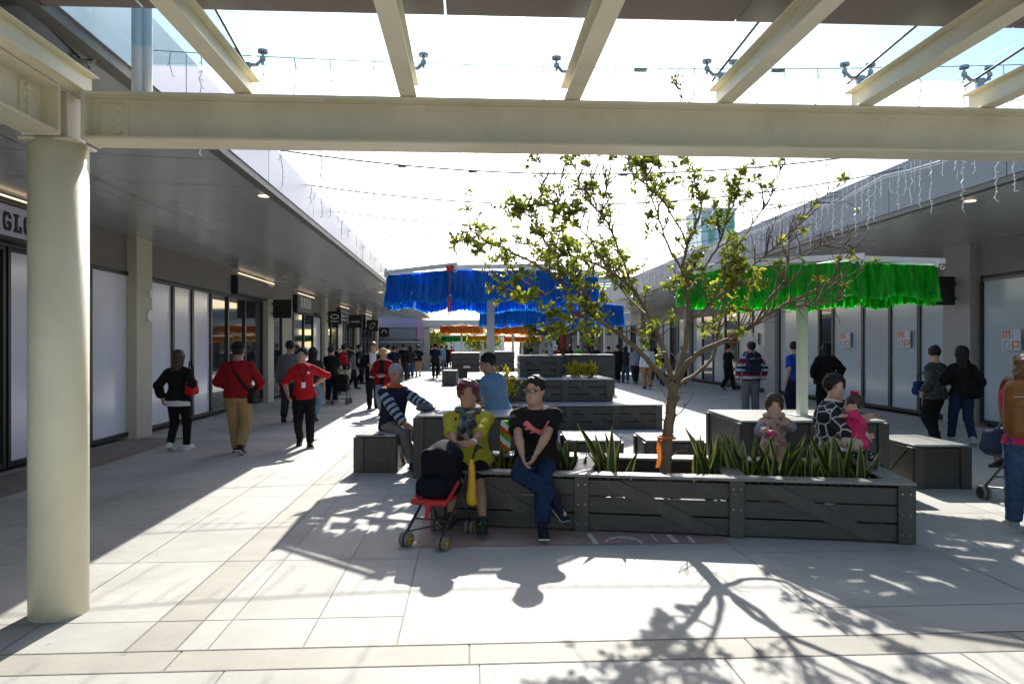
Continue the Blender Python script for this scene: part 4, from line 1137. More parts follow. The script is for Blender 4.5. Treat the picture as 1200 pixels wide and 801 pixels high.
p = P(612, 405, 46); parasol('farthest orange fringed parasol with yellow rows showing below', (p.x, p.y), 0, M['f_orange'], 1.15, 2.2, .2, .32, 7, False)
p = P(566, 405, 43); parasol('far yellow fringed parasol between the orange ones', (p.x, p.y), 0, M['f_yellow'], .9, 2.22, .2, .3, 8, False)
# ------------------------------------------------------------------ icicle light strings across the mall
rr = random.Random(11)
def icicle(y):
    a = Vector((xfL(y) + .03, y, 3.80 - .0045 * (y - 6))); b = Vector((6.17, y, 4.12)); n = 60
    if y < 6: a.x -= 3; b.x += 3
    rt = empty('icicle_light_string', a, 0, None, 'light string', 'icicle light strings across the mall')
    pt = lambda t: a.lerp(b, t) - Vector((0, 0, .38 * 4 * t * (1 - t)))
    mb = MB(); mb.tube([pt(i / n) for i in range(n + 1)], .0085 if y > 8 else .0032, 5); mb.build('cable', M['cable'], rt)
    mb = MB()
    for _ in range(3):
        q = pt(rr.uniform(.15, .8)); mb.box(q - Vector((0, 0, .012)), (.09, .03, .022), bev=.004)
    mb.build('cable_clip', M['rod'], rt)
    mb = MB(); t = .01
    while t < .985:
        q = pt(t); ln = rr.choice((.15, .25, .35, .5, .6)) * rr.uniform(.8, 1.15); pts = [q]; k = max(2, int(ln / .055))
        for i in range(1, k + 1): pts.append(q + Vector((rr.uniform(-.012, .012), rr.uniform(-.012, .012), -ln * i / k)))
        mb.tube(pts, .0038, 3, cap=False)
        for w in pts[1:]:
            e = w + Vector((rr.choice((-1, 1)) * rr.uniform(.012, .03), rr.uniform(-.01, .01), -rr.uniform(.0, .025))); mb.tube([w, e], [.0022, .0036], 3, cap=False)
        t += rr.uniform(.09, .17) / 8.5 * 1.25
    mb.build('icicle_strands', M['icicle_sky'], rt)
    return rt
lab = 'thin white icicle light string hung on a cable across the open mall'
for y in (5.2, 6.7, 8.4, 10.2, 12.1, 14.1, 16.2, 18.4, 20.8, 23.4, 26.2):
    tag(icicle(y), lab)
# bright icicles that hang along the right roof edge
mb2 = empty('icicle_light_string', (6.1, 12, 3.5), 0, 'bright white icicle light string with a double cable along the right roof edge', 'light string')
mb = MB(); c0 = Vector((5.98, 7.3, 4.0)); c1 = Vector((6.05, 26, 4.18))
for dz in (0, .035): mb.tube([c0.lerp(c1, i / 30) + Vector((0, 0, dz - .10 * math.sin(math.pi * ((i * 6 / 30) % 1)))) for i in range(31)], .005, 5)
mb.build('cable', M['icicle'], mb2)
mb = MB(); t = 0.0
while t < 1:
    q = c0.lerp(c1, t) - Vector((0, 0, .05)); ln = rr.choice((.2, .3, .45, .6, .75)) * rr.uniform(.8, 1.1); k = max(3, int(ln / .045)); pts = [q + Vector((0, 0, .12))]
    for i in range(1, k + 1): pts.append(q + Vector((rr.uniform(-.015, .015), rr.uniform(-.02, .02), -ln * i / k)))
    mb.tube(pts, .004, 4, cap=False)
    for w in pts[1:]:
        e = w + Vector((rr.uniform(-.02, .02), rr.choice((-1, 1)) * rr.uniform(.015, .04), -rr.uniform(.0, .03))); mb.tube([w, e], [.003, .006], 3, cap=False)
    t += rr.uniform(.12, .3) / 18.7
mb.build('icicle_strands', M['icicle'], mb2)
# ------------------------------------------------------------------ trees
M['bark'] = mat('bark', (.17, .12, .07), .8, var=.35, scale=9, bump=.6, bscale=30, stretch=(1, 1, .3))
M['twig'] = mat('twig', (.13, .085, .05), .75, var=.3, scale=9)
M['leaf'] = mat('leaf', (.20, .26, .028), .38, var=.4, scale=3.0, transl=.58)
M['leaf_y'] = mat('leaf_yellow', (.38, .38, .04), .38, var=.35, scale=3.0, transl=.6)
M['leaf_d'] = mat('leaf_dark', (.09, .14, .022), .4, var=.4, scale=3.0, transl=.3)
def smooth_path(pts, n=6):
    out = []
    for i in range(len(pts) - 1):
        p0, p1, p2, p3 = pts[max(i - 1, 0)], pts[i], pts[i + 1], pts[min(i + 2, len(pts) - 1)]
        for k in range(n):
            t = k / n; t2, t3 = t * t, t * t * t
            out.append(.5 * ((2 * p1) + (p2 - p0) * t + (2 * p0 - 5 * p1 + 4 * p2 - p3) * t2 + (3 * p1 - p0 - 3 * p2 + p3) * t3))
    out.append(pts[-1].copy()); return out
def leaf(mb, p, d, up, L, w, m):
    d = d.normalized(); s = d.cross(up)
    if s.length < 1e-3: s = d.orthogonal()
    s.normalize(); n = s.cross(d)
    f = n * (L * .10)
    mb.add([p, p + d * L * .35 + s * w * .38 + f, p + d * L * .72 + s * w * .5 + f, p + d * L - n * L * .08, p + d * L * .72 - s * w * .5 + f, p + d * L * .35 - s * w * .38 + f, p + d * L * .5 - f * .3],
           [[0, 1, 6], [1, 2, 6], [2, 3, 6], [3, 4, 6], [4, 5, 6], [5, 0, 6]], m)
def rv(rr, s=1.0): return Vector((rr.uniform(-1, 1), rr.uniform(-1, 1), rr.uniform(-1, 1))) * s
def rosette(mb, p, ax, rr, k, L=.075):
    ax = ax.normalized(); b0 = ax.orthogonal().normalized()
    for i in range(k):
        q = Quaternion(ax, rr.uniform(0, 6.28)); d = (q @ b0) * rr.uniform(.6, 1) + ax * rr.uniform(.0, .7)
        l = L * rr.uniform(.65, 1.15); leaf(mb, p + ax * rr.uniform(-.05, .01), d + rv(rr, .15), ax + rv(rr, .2), l, l * .52, rr.choices((0, 1, 2), (5, 4, 3))[0])
def tree(label, limbs, d0, leafy, rr, base_r, root_loc, scale=1.0, nm='street_tree', leafL=.060, gain=1.5):
    """limbs: list of (points [(px,py,dd)], r0, r1, leafiness)"""
    rt = empty(nm, root_loc, 0, label, 'tree')
    wood = MB(); tw = MB(); lv = MB()
    for pts, r0, r1, lf in limbs:
        P3 = smooth_path([P(x, y, d0 + dd) for x, y, dd in pts], 6); n = len(P3)
        P3 = [q + rv(rr, .006) if 0 < i < n - 1 else q for i, q in enumerate(P3)]
        wood.tube(P3, [(r0 + (r1 - r0) * (i / (n - 1)) ** .8) for i in range(n)], 10 if r0 > .03 else 6, 0)
        L = sum((P3[i + 1] - P3[i]).length for i in range(n - 1)); lf *= 1.2; ns = int(L / .088 * gain) if r0 < .055 else 0
        for _ in range(ns):
            t = rr.uniform(.22, 1.0) ** .8; i = min(int(t * (n - 1)), n - 2); p = P3[i].lerp(P3[i + 1], t * (n - 1) - i); d = (P3[i + 1] - P3[i]).normalized()
            sd = d.cross(rv(rr)).normalized(); q = (d * rr.uniform(.3, .9) + sd * rr.uniform(.5, 1.0) + Vector((0, 0, rr.uniform(.0, .6)))).normalized()
            ln = rr.uniform(.12, .44) * scale * (1.15 - .65 * t); k = 5; path = [p]; cur = q.copy()
            for j in range(k): cur = (cur + rv(rr, .16) + Vector((0, 0, .06))).normalized(); path.append(path[-1] + cur * ln / k)
            rb = max(.0035, .010 * (1 - .5 * t) * scale); tw.tube(path, [rb * (1 - .65 * j / k) for j in range(k + 1)], 5, cap=False)
            for j in range(2, k + 1):
                if rr.random() < .40:
                    c2 = (cur + rv(rr, .8)).normalized(); l2 = rr.uniform(.05, .2) * scale; e = path[j] + c2 * l2; tw.tube([path[j], path[j] + c2 * l2 * .5 + rv(rr, .01), e], [.0035, .003, .0022], 4, cap=False)
                    if rr.random() < lf * 1.5: rosette(lv, e, c2, rr, rr.randint(4, 9), leafL)
            if rr.random() < lf * 1.7: rosette(lv, path[-1], cur, rr, rr.randint(8, 15), leafL)
            if rr.random() < lf * .5: rosette(lv, path[3], cur, rr, rr.randint(2, 5), leafL)
    wood.build('trunk', M['bark'], rt, smooth=True); tw.build('twigs', M['twig'], rt, smooth=True)
    if lv.v: lv.build('crown', [M['leaf'], M['leaf_y'], M['leaf_d']], rt)
    return rt
rr = random.Random(21)
dT = 6.75
main = [
    ([(779, 574, 0), (780, 545, 0), (783, 505, 0), (787, 475, 0), (790, 448, 0)], 0.0520, .046, 0),
    ([(788, 456, 0), (768, 432, -.1), (745, 408, -.2), (718, 386, -.3), (700, 374, -.35), (676, 352, -.4), (655, 330, -.5), (632, 312, -.55), (600, 296, -.6), (566, 279, -.7), (552, 270, -.7)], 0.0288, .005, .56),
    ([(700, 374, -.35), (690, 350, -.2), (668, 322, -.1), (640, 285, 0), (622, 255, .1), (610, 247, .1)], 0.0160, .004, .52),
    ([(718, 386, -.3), (735, 388, -.5), (755, 394, -.7), (770, 398, -.8)], 0.0096, .004, .2),
    ([(787, 446, 0), (778, 410, .15), (762, 372, .25), (742, 340, .3), (715, 318, .3), (690, 306, .35), (668, 300, .4), (650, 296, .4)], 0.0272, .005, .60),
    ([(742, 340, .3), (728, 300, .4), (712, 262, .5), (690, 235, .5), (678, 215, .55), (672, 185, .6)], 0.0144, .003, .28),
    ([(715, 318, .3), (690, 280, .0), (668, 258, -.2), (650, 250, -.3)], 0.0096, .003, .42),
    ([(790, 446, 0), (800, 420, .1), (806, 380, .2), (806, 345, .2), (800, 318, .15), (806, 285, .1), (822, 245, .1), (815, 215, .1), (811, 192, .05)], 0.0320, .004, .30),
    ([(800, 318, .15), (782, 285, -.1), (770, 250, -.2), (758, 215, -.3), (755, 188, -.3)], 0.0128, .003, .42),
    ([(806, 345, .2), (828, 310, .3), (845, 280, .4), (852, 255, .5), (862, 232, .5), (868, 200, .5)], 0.0160, .004, .45),
    ([(794, 448, 0), (806, 425, -.2), (828, 408, -.35), (858, 396, -.5), (886, 378, -.6), (910, 362, -.7), (940, 347, -.8), (965, 335, -.85), (990, 325, -.9)], 0.0304, .006, .07),
    ([(886, 378, -.6), (900, 352, -.5), (918, 330, -.5), (924, 305, -.5), (924, 272, -.5)], 0.0144, .006, .08),
    ([(910, 362, -.7), (940, 358, -.9), (975, 355, -1.1), (1000, 345, -1.2)], 0.0080, .003, .03),
    ([(792, 452, 0), (812, 440, .3), (834, 420, .5), (842, 385, .6), (848, 350, .7), (856, 320, .8), (862, 292, .8)], 0.0240, .006, .30),
    ([(848, 350, .7), (872, 322, .6), (895, 300, .5), (930, 268, .4), (955, 240, .4), (985, 215, .4)], 0.0128, .003, .03),
    ([(862, 292, .8), (885, 258, .8), (905, 228, .9), (915, 195, .9)], 0.0096, .003, .06),
    ([(856, 320, .8), (900, 312, .4), (940, 300, .1), (970, 285, 0), (1005, 290, -.1)], 0.0096, .003, .03),
    ([(806, 380, .2), (828, 360, -.4), (850, 340, -.8), (870, 330, -1.0)], 0.0128, .004, .45),
    ([(762, 372, .25), (740, 352, .7), (722, 330, 1.0), (705, 300, 1.1)], 0.0128, .004, .52),
    ([(806, 285, .1), (786, 250, .5), (770, 228, .7), (745, 205, .8), (735, 185, .8)], 0.0096, .003, .36),
    ([(655, 330, -.5), (640, 345, -.7), (612, 350, -.8), (598, 350, -.9)], 0.0080, .003, .4),
    ([(668, 300, .4), (655, 260, .4), (656, 220, .4), (664, 176, .4)], .005, .0025, .05),
    ([(690, 306, .35), (700, 262, .3), (694, 215, .3), (690, 178, .3)], .005, .0025, .04),
    ([(715, 318, .3), (704, 262, .5), (712, 215, .5), (722, 178, .5)], .005, .0025, .04),
    ([(640, 290, 0), (628, 250, .1), (636, 210, .1), (630, 180, .1)], .005, .0025, .12),
    ([(811, 192, .05), (806, 150, .0), (800, 115, 0), (797, 98, 0)], .004, .0025, .06),
    ([(676, 352, -.4), (668, 366, -.6), (690, 375, -.9), (650, 385, -.9)], 0.0064, .003, .4),
]
p = P(779, 405, dT)
tr = tree('slender street tree with sparse yellow green leaves growing from the planter', main, dT, 1, rr, .07, (p.x, p.y, .28))
# orange ribbon on the trunk
M['orange_cloth'] = mat('orange_cloth', (.62, .17, .02), .6, var=.2, scale=20, transl=.3)
mb = MB(); q = P(781, 512, dT)
mb.tube([q + Vector((.075 * math.cos(a), .075 * math.sin(a), .008 * math.sin(3 * a))) for a in [2 * math.pi * k / 16 for k in range(17)]], .012, 6)
pts = [q + Vector((-.07, -.03, 0)), q + Vector((-.085, -.05, -.08)), q + Vector((-.075, -.05, -.18)), q + Vector((-.095, -.05, -.27))]
for i in range(3):
    w = .022; mb.add([pts[i] + Vector((-w, 0, 0)), pts[i] + Vector((w, .012, 0)), pts[i + 1] + Vector((w * .9, .012, 0)), pts[i + 1] + Vector((-w * .9, 0, 0))], [[0, 1, 2, 3]])
tag(mb.build('ribbon', M['orange_cloth']), 'orange cloth ribbon tied round the tree trunk', 'ribbon')
# second small tree on the island
rr = random.Random(5); d2 = 17.5
sm = [([(660, 440, 0), (660, 420, 0), (661, 395, 0), (660, 378, 0)], .05, .035, 0), ([(660, 385, 0), (648, 372, 0), (632, 366, .2), (615, 372, .3)], .025, .006, .5), ([(660, 380, 0), (668, 362, 0), (685, 352, -.2), (700, 360, -.3)], .025, .006, .5),
      ([(660, 378, 0), (657, 362, .1), (652, 348, .1), (650, 335, .1)], .025, .006, .5), ([(661, 392, 0), (645, 388, -.5), (628, 392, -.7)], .02, .006, .5), ([(661, 392, 0), (680, 385, .5), (700, 378, .7)], .02, .006, .5)]
p = P(660, 405, d2); tree('smaller tree behind the three tier island with a red ribbon on its trunk', sm, d2, 1, rr, .05, (p.x, p.y, 0), 1.6, leafL=.11)
mb = MB(); q = P(660, 398, d2 - .06); mb.box(q, (.12, .08, .42), bev=.02); tag(mb.build('ribbon', M['ribbon']), 'red ribbon wrapped on the small tree behind the island', 'ribbon')
# distant round tree
def blob_tree(label, px, pyt, d, w, seed):
    rr = random.Random(seed); c = P(px, 405, d); zt = ZD(pyt, d); rt = empty('street_tree', (c.x, c.y, 0), 0, label, 'tree'); mb = MB(); lv = MB()
    mb.tube([(c.x, c.y, 0), (c.x + .1, c.y, zt * .4), (c.x, c.y, zt * .8)], [.14, .1, .04], 8)
    for k in range(10):
        a = rr.uniform(0, 6.28); e = Vector((c.x + math.cos(a) * w * .35, c.y + math.sin(a) * w * .35, zt * rr.uniform(.6, .92))); mb.tube([(c.x, c.y, zt * .4), e], [.06, .02], 5)
        for _ in range(60):
            q = e + rv(rr, w * .28); rosette(lv, q, rv(rr) + Vector((0, 0, 1)), rr, 5, .22)
    mb.build('trunk', M['bark'], rt); lv.build('crown', [M['leaf'], M['leaf_y'], M['leaf_d']], rt)
blob_tree('far round leafy tree in the gap beyond the left columns', 511, 388, 62, 2.2, 3)
blob_tree('far leafy tree at the end of the mall behind the parasols', 565, 390, 72, 3.0, 4)
# ------------------------------------------------------------------ planting
M['snake'] = mat('snake_leaf', (.028, .062, .020), .35, var=.5, scale=18, stretch=(1, 1, .6)); M['snake_e'] = mat('snake_edge', (.27, .28, .06), .4, var=.2, scale=10, transl=.12)
def snake(px, py, dd, n, hmax, seed, label, spread=.105):
    rr = random.Random(seed); c = P(px, 405, dd); c.z = .30
    rt = empty('snake_plant', c, 0, label, 'plant', 'snake plants in the planter')
    mb = MB()
    n = int(n * .75)
    for i in range(n):
        a = rr.uniform(0, 6.28); r = spread * rr.random() ** .5; b = c + Vector((r * math.cos(a) * 1.3, r * math.sin(a) * .8, -.02)); L = hmax * rr.uniform(.55, 1.0); w = rr.uniform(.036, .054)
        lean = Vector((math.cos(a), math.sin(a) * .7, 0)) * rr.uniform(.05, .55) + rv(rr, .06); fa = rr.uniform(0, 3.14); sd = Vector((math.cos(fa), math.sin(fa), 0)); nn = Vector((-math.sin(fa), math.cos(fa), 0))
        prev = None; k = 7; vs = []; fs = []; fm = []
        for j in range(k + 1):
            t = j / k; q = b + Vector((0, 0, L * t)) + lean * L * t ** 1.8; ww = w * (math.sin(math.pi * min(1, .22 + .78 * t) ** 1.0) * .95 + .06) if t < 1 else .001
            tw = sd * math.cos(t * .8) + nn * math.sin(t * .8)
            cup = nn * ww * .3
            vs += [q - tw * ww + cup, q - tw * ww * .62 + cup * .3, q, q + tw * ww * .62 + cup * .3, q + tw * ww + cup]
        for j in range(k):
            for s in range(4): fs.append([j * 5 + s, j * 5 + s + 1, (j + 1) * 5 + s + 1, (j + 1) * 5 + s]); fm.append(1 if s in (0, 3) else 0)
        n0 = len(mb.v); mb.v += [tuple(v) for v in vs]; mb.f += [[x + n0 for x in f] for f in fs]; mb.m += fm
    mb.build('leaves', [M['snake'], M['snake_e']], rt, smooth=True); return rt
for i, (px, dd, n, h, lb) in enumerate((
        (668, 6.95, 16, .50, 'clump of variegated snake plants beside the man in black'), (722, 6.85, 20, .60, 'clump of variegated snake plants left of the tree trunk'),
        (824, 6.8, 15, .56, 'clump of variegated snake plants just right of the tree trunk'), (842, 6.75, 10, .60, 'tall narrow pair of snake plants beside the planter cross board'),
        (878, 6.7, 22, .60, 'dense clump of snake plants right of the planter cross board'), (915, 6.65, 22, .56, 'clump of snake plants in front of the small girl'),
        (950, 6.6, 18, .50, 'clump of snake plants in front of the patterned coat'), (985, 6.55, 22, .55, 'clump of snake plants at the planter right end near the toddler'),
        (1008, 6.6, 12, .48, 'last small snake plant in the planter right corner'), (590, 7.1, 14, .42, 'snake plants half hidden between the two seated people'))):
    snake(px, 0, dd, n, h, 40 + i, lb)
M['yleaf'] = mat('shrub_yellow', (.62, .50, .03), .5, var=.35, scale=12, transl=.4); M['yleaf_d'] = mat('shrub_green', (.12, .17, .02), .5, var=.3, scale=12, transl=.3)
def shrub(px, dd, zb_, w, h, seed, label, k=700):
    rr = random.Random(seed); c = P(px, 405, dd); rt = empty('yellow_shrub', (c.x, c.y, zb_), 0, label, 'shrub', 'yellow shrubs on the stepped island'); lv = MB(); st = MB()
    for i in range(26):
        a = rr.uniform(0, 6.28); r = w / 2 * rr.random() ** .6; e = Vector((c.x + r * math.cos(a), c.y + r * math.sin(a) * .8, zb_ + h * rr.uniform(.55, 1) * (1 - .4 * (2 * r / w) ** 2)))
        b = Vector((c.x + r * .3 * math.cos(a), c.y + r * .3 * math.sin(a), zb_)); st.tube([b, b.lerp(e, .5) + rv(rr, .02), e], [.006, .005, .003], 4)
        for j in range(k // 26):
            q = b.lerp(e, rr.uniform(.3, 1)) + rv(rr, .03); d = (e - b).normalized() + rv(rr, .7); leaf(lv, q, d, rv(rr), rr.uniform(.05, .09), .03, 0 if rr.random() < .75 else 1)
    lv.build('foliage', [M['yleaf'], M['yleaf_d']], rt); st.build('stems', M['twig'], rt)
shrub(592, 14.3, .50, .56, .78, 1, 'round yellow shrub left on the stepped island'); shrub(676, 15.3, .93, .50, .36, 2, 'yellow shrub on the middle step, the left one of two side by side'); shrub(692, 15.4, .93, .34, .32, 3, 'greener yellow shrub on the middle step beside the other')
# ------------------------------------------------------------------ far end of the mall
rt = empty('far_pavilion', (0, 52, 0), 0, 'far cream flat roofed pavilion closing the mall behind the parasols', 'building')
a, b = P(497, 378, 50), P(720, 378, 50); zt = 3.35
mb = MB(); mb.b2(a.x - .4, b.x + 6, 50.5, 58, 2.85, zt, bev=.02); mb.build('roof', M['far_cream'], rt)
for k, px in enumerate((499, 574, 650, 725)):
    x = P(px, 405, 50).x; mb = MB(); mb.b2(x - .2, x + .2, 50.7, 51.1, 0, 2.85, bev=.02); mb.build('column', M['far_cream'], rt)
mb = MB(); mb.b2(P(610, 405, 55).x, b.x + 8, 56, 56.3, 0, 2.85); mb.build('wall', M['far_grey'], rt)
for k in range(7):
    x = P(612 + 20 * k, 405, 55).x; mb = MB(); mb.b2(x, x + .9, 55.93, 55.99, .1, 2.5); wf = mb.build('window', M['frame'], rt); mb = MB(); mb.b2(x + .06, x + .84, 55.90, 55.925, .18, 2.42); mb.build('pane', M['film_r'] if k % 2 else M['glass_dark'], wf)
rt = empty('far_shop_building', (-6, 49, 0), 0, 'far shop front with lavender band and pink strip at the left end', 'building')
a = P(462, 370, 49); b = P(498, 420, 49); mb = MB(); mb.b2(a.x - 5, b.x - .2, 49, 54, 0, 3.6, bev=.02); mb.build('wall', M['far_grey'], rt)
mb = MB(); c = P(489, 382, 49); mb.b2(a.x - 5, c.x, 48.9, 48.98, ZD(384, 49), ZD(374, 49)); mb.build('lavender_band', M['lavender'], rt)
mb = MB(); d = P(496, 398, 49); mb.b2(c.x + .01, d.x, 48.88, 48.98, ZD(398, 49), ZD(374, 49)); mb.build('pink_strip', M['pink'], rt)
mb = MB(); mb.b2(a.x - 4, c.x - .05, 48.92, 48.98, ZD(397, 49), ZD(385, 49)); mb.build('window', M['far_grey'], rt)
mb = MB(); mb.b2(a.x - 4, d.x - .1, 48.5, 48.9, ZD(400.5, 49) - .05, ZD(400.5, 49) + .03); mb.build('ledge', M['far_white'], rt)
# long low blocks along the horizon and the glass tower behind the right row
def block(label, x0, x1, y0, y1, h, m, storeys, wm):
    rt = empty('far_building', ((x0 + x1) / 2, (y0 + y1) / 2, 0), 0, label, 'building'); mb = MB(); mb.b2(x0, x1, y0, y1, 0, h, bev=.05); mb.build('wall', m, rt)
    mb = MB(); mb.b2(x0 - .1, x1 + .1, y0 - .1, y1 + .1, h + .002, h + .25, bev=.03); mb.build('parapet', M['far_white'], rt)
    n = max(2, int((x1 - x0) / 2.6)); sh = h / storeys
    for s in range(storeys):
        for k in range(n):
            xa = x0 + (x1 - x0) * (k + .15) / n; xb = x0 + (x1 - x0) * (k + .85) / n; mb = MB(); mb.b2(xa, xb, y0 - .05, y0 + .02, s * sh + sh * .25, s * sh + sh * .82); f = mb.build('window', M['frame'], rt)
            mb = MB(); mb.b2(xa + .06, xb - .06, y0 - .07, y0 - .053, s * sh + sh * .25 + .06, s * sh + sh * .82 - .06); mb.build('pane', wm, f)
block('far pale low block at the end of the walkway', -12, 4, 84, 92, 2.6, M['far_white'], 1, M['film_r'])
block('far grey block beyond the right row', 5, 16, 66, 74, 4.6, M['far_grey'], 1, M['film_r'])
a, b = P(822, 240, 72), P(862, 240, 72)
rt = empty('glass_tower', ((a.x + b.x) / 2, a.y + 2, 0), 0, 'tall pale blue tower with green panels rising over the right roof', 'building')
mb = MB(); mb.b2(a.x, b.x, a.y, a.y + 5, 0, ZD(247, 72)); mb.build('wall', M['glass_blue'], rt)
mb = MB(); mb.b2(a.x - .08, b.x + .08, a.y - .08, a.y + 5.08, ZD(247, 72) + .002, ZD(243, 72)); mb.build('parapet', M['far_white'], rt)
rr = random.Random(2); w = (b.x - a.x) / 5; z1 = ZD(249, 72)
for i in range(5):
    for j in range(6):
        mb = MB(); mb.b2(a.x + w * i + .06, a.x + w * (i + 1) - .06, a.y - .06, a.y + .0, z1 - 1.6 * (j + 1) + .1, z1 - 1.6 * j); mb.build('facade_panel', M['green_panel'] if (i * 3 + j * 5) % 4 in (0, 1) and i > 0 else M['glass_blue'], rt)
# white louvred roof screen
rt = empty('louvred_screen', (P(728, 340, 47).x, P(728, 340, 47).y, 2.8), 0, 'curved white louvred roof screen beyond the second blue parasol', 'building')
mb = MB(); z0, z1 = ZD(356, 46), ZD(327, 46); c = P(740, 340, 49); r_ = 3.6; n = 14
def ap(k, z): t = math.pi * (1.05 + .9 * k / n); return Vector((c.x + r_ * math.cos(t), c.y + r_ * .5 * math.sin(t), z))
for i in range(11):
    z = z0 + (z1 - z0) * i / 10
    for k in range(n): q = [ap(k, z), ap(k + 1, z), ap(k + 1, z + .10), ap(k, z + .10)]; s = Vector((0, .12, .03)); mb.add(q + [v + s for v in q], [[0, 1, 2, 3], [4, 7, 6, 5], [0, 4, 5, 1], [3, 2, 6, 7], [0, 3, 7, 4], [1, 5, 6, 2]])
mb.build('louvre', M['louvre'], rt)
mb = MB()
for k in (0, 4, 7, 10, 14): q = ap(k, 0); mb.b2(q.x - .06, q.x + .06, q.y + .14, q.y + .26, 0, z1 + .1)
mb.build('post', M['steel_white'], rt)
mb = MB(); v = [ap(k, z1 + .12) for k in range(n + 1)]; v2 = [q + Vector((0, 3, 0)) for q in v]; mb.add(v + v2, [[k, k + 1, n + 2 + k, n + 1 + k] for k in range(n)]); v3 = [q + Vector((0, 0, .15)) for q in v + v2]; mb.add(v3, [[k, n + 1 + k, n + 2 + k, k + 1] for k in range(n)]); mb.build('roof', M['louvre'], rt)
# ------------------------------------------------------------------ cloth and skin materials
M['skin'] = mat('skin', (.46, .27, .19), .5, var=.06, scale=14, spec=.4); M['skin_tan'] = mat('skin_tan', (.36, .20, .135), .5, var=.06, scale=14, spec=.4); M['skin_pale'] = mat('skin_pale', (.55, .34, .25), .5, var=.05, scale=14, spec=.4)
M['hair_black'] = mat('hair_black', (.011, .009, .008), .55, var=.4, scale=60, bump=.5, bscale=140, stretch=(1, 1, .2), spec=.3); M['hair_brown'] = mat('hair_brown', (.045, .022, .012), .45, var=.4, scale=60, bump=.3, bscale=140, stretch=(1, 1, .2))
M['hair_red'] = mat('hair_burgundy', (.085, .008, .016), .4, var=.5, scale=40, bump=.3, bscale=120); M['hair_grey'] = mat('hair_grey', (.30, .29, .28), .5, var=.4, scale=50, bump=.3, bscale=120); M['hair_auburn'] = mat('hair_auburn', (.20, .085, .035), .45, var=.5, scale=60, bump=.3, bscale=140)
M['eye_dark'] = mat('eye', (.012, .009, .008), .15, var=0); M['lips'] = mat('lips', (.36, .10, .09), .45, var=0); M['sole'] = mat('sole', (.55, .55, .53), .7, var=.1); M['sole_dark'] = mat('sole_dark', (.03, .03, .03), .8, var=.1)
def cl(name, c, v=.18, rough=.85, sc=22): M[name] = mat('cloth_' + name, c, rough, var=v, scale=sc, bump=.25, bscale=160, spec=.15); return M[name]
cl('black', (.012, .012, .013)); cl('navy', (.014, .018, .035)); cl('charcoal', (.03, .03, .033)); cl('grey', (.11, .115, .125)); cl('red', (.44, .014, .02)); cl('maroon', (.24, .010, .014)); cl('khaki', (.34, .22, .105)); cl('denim', (.045, .085, .16), .35); cl('denim_l', (.16, .25, .34), .3)
cl('denim_d', (.016, .03, .068), .4); cl('yellow', (.36, .32, .032)); cl('white', (.66, .66, .68), .06); cl('blue_s', (.14, .24, .36), .10); cl('blue', (.02, .06, .35)); cl('stripe_w', (.33, .37, .44)); cl('orange', (.62, .10, .015)); cl('pink', (.62, .04, .14)); cl('pink_p', (.46, .26, .22), .3); cl('beige', (.48, .40, .28)); cl('green', (.10, .40, .03)); cl('tan', (.24, .10, .032), .15, .5); cl('straw', (.48, .31, .13), .25, .8, 50); cl('greyblue', (.22, .25, .33)); cl('stone', (.20, .19, .175)); cl('lgrey', (.36, .36, .36))
def voronoi_cloth(name, c1, c2, scale, thr):
    m = bpy.data.materials.new(name); m.use_nodes = True; nt = m.node_tree; b = nt.nodes['Principled BSDF']; N, L = nt.nodes.new, nt.links.new
    tc = N('ShaderNodeTexCoord'); v = N('ShaderNodeTexVoronoi'); v.feature = 'DISTANCE_TO_EDGE'; v.inputs['Scale'].default_value = scale; L(tc.outputs['Object'], v.inputs['Vector'])
    r = N('ShaderNodeValToRGB'); L(v.outputs['Distance'], r.inputs[0]); r.color_ramp.interpolation = 'LINEAR'
    r.color_ramp.elements[0].position = thr; r.color_ramp.elements[0].color = c2 + (1,); r.color_ramp.elements[1].position = thr + .03; r.color_ramp.elements[1].color = c1 + (1,)
    L(r.outputs[0], b.inputs['Base Color']); b.inputs['Roughness'].default_value = .8; return m
def spots_cloth(name, cols, scale):
    m = bpy.data.materials.new(name); m.use_nodes = True; nt = m.node_tree; b = nt.nodes['Principled BSDF']; N, L = nt.nodes.new, nt.links.new
    tc = N('ShaderNodeTexCoord'); n = N('ShaderNodeTexNoise'); n.inputs['Scale'].default_value = scale * .6; L(tc.outputs['Object'], n.inputs['Vector'])
    v = N('ShaderNodeTexVoronoi'); v.inputs['Scale'].default_value = scale; mx = N('ShaderNodeVectorMath'); mx.operation = 'ADD'
    sc = N('ShaderNodeVectorMath'); sc.operation = 'SCALE'; sc.inputs['Scale'].default_value = .06; L(n.outputs['Color'], sc.inputs[0]); L(tc.outputs['Object'], mx.inputs[0]); L(sc.outputs[0], mx.inputs[1]); L(mx.outputs[0], v.inputs['Vector'])
    r = N('ShaderNodeValToRGB'); r.color_ramp.interpolation = 'CONSTANT'; sp = N('ShaderNodeSeparateColor'); L(v.outputs['Color'], sp.inputs[0]); L(sp.outputs[0], r.inputs[0])
    while len(r.color_ramp.elements) < len(cols): r.color_ramp.elements.new(.5)
    for i, c in enumerate(cols): r.color_ramp.elements[i].position = i / len(cols); r.color_ramp.elements[i].color = c + (1,)
    L(r.outputs[0], b.inputs['Base Color']); b.inputs['Roughness'].default_value = .8; return m
M['giraffe'] = voronoi_cloth('cloth_crackle', (.012, .012, .016), (.52, .52, .53), 8.5, .035)
M['scarf'] = spots_cloth('cloth_scarf', [(.10, .11, .12), (.16, .02, .03), (.25, .26, .27), (.015, .016, .02), (.02, .14, .11), (.07, .08, .09)], 26)
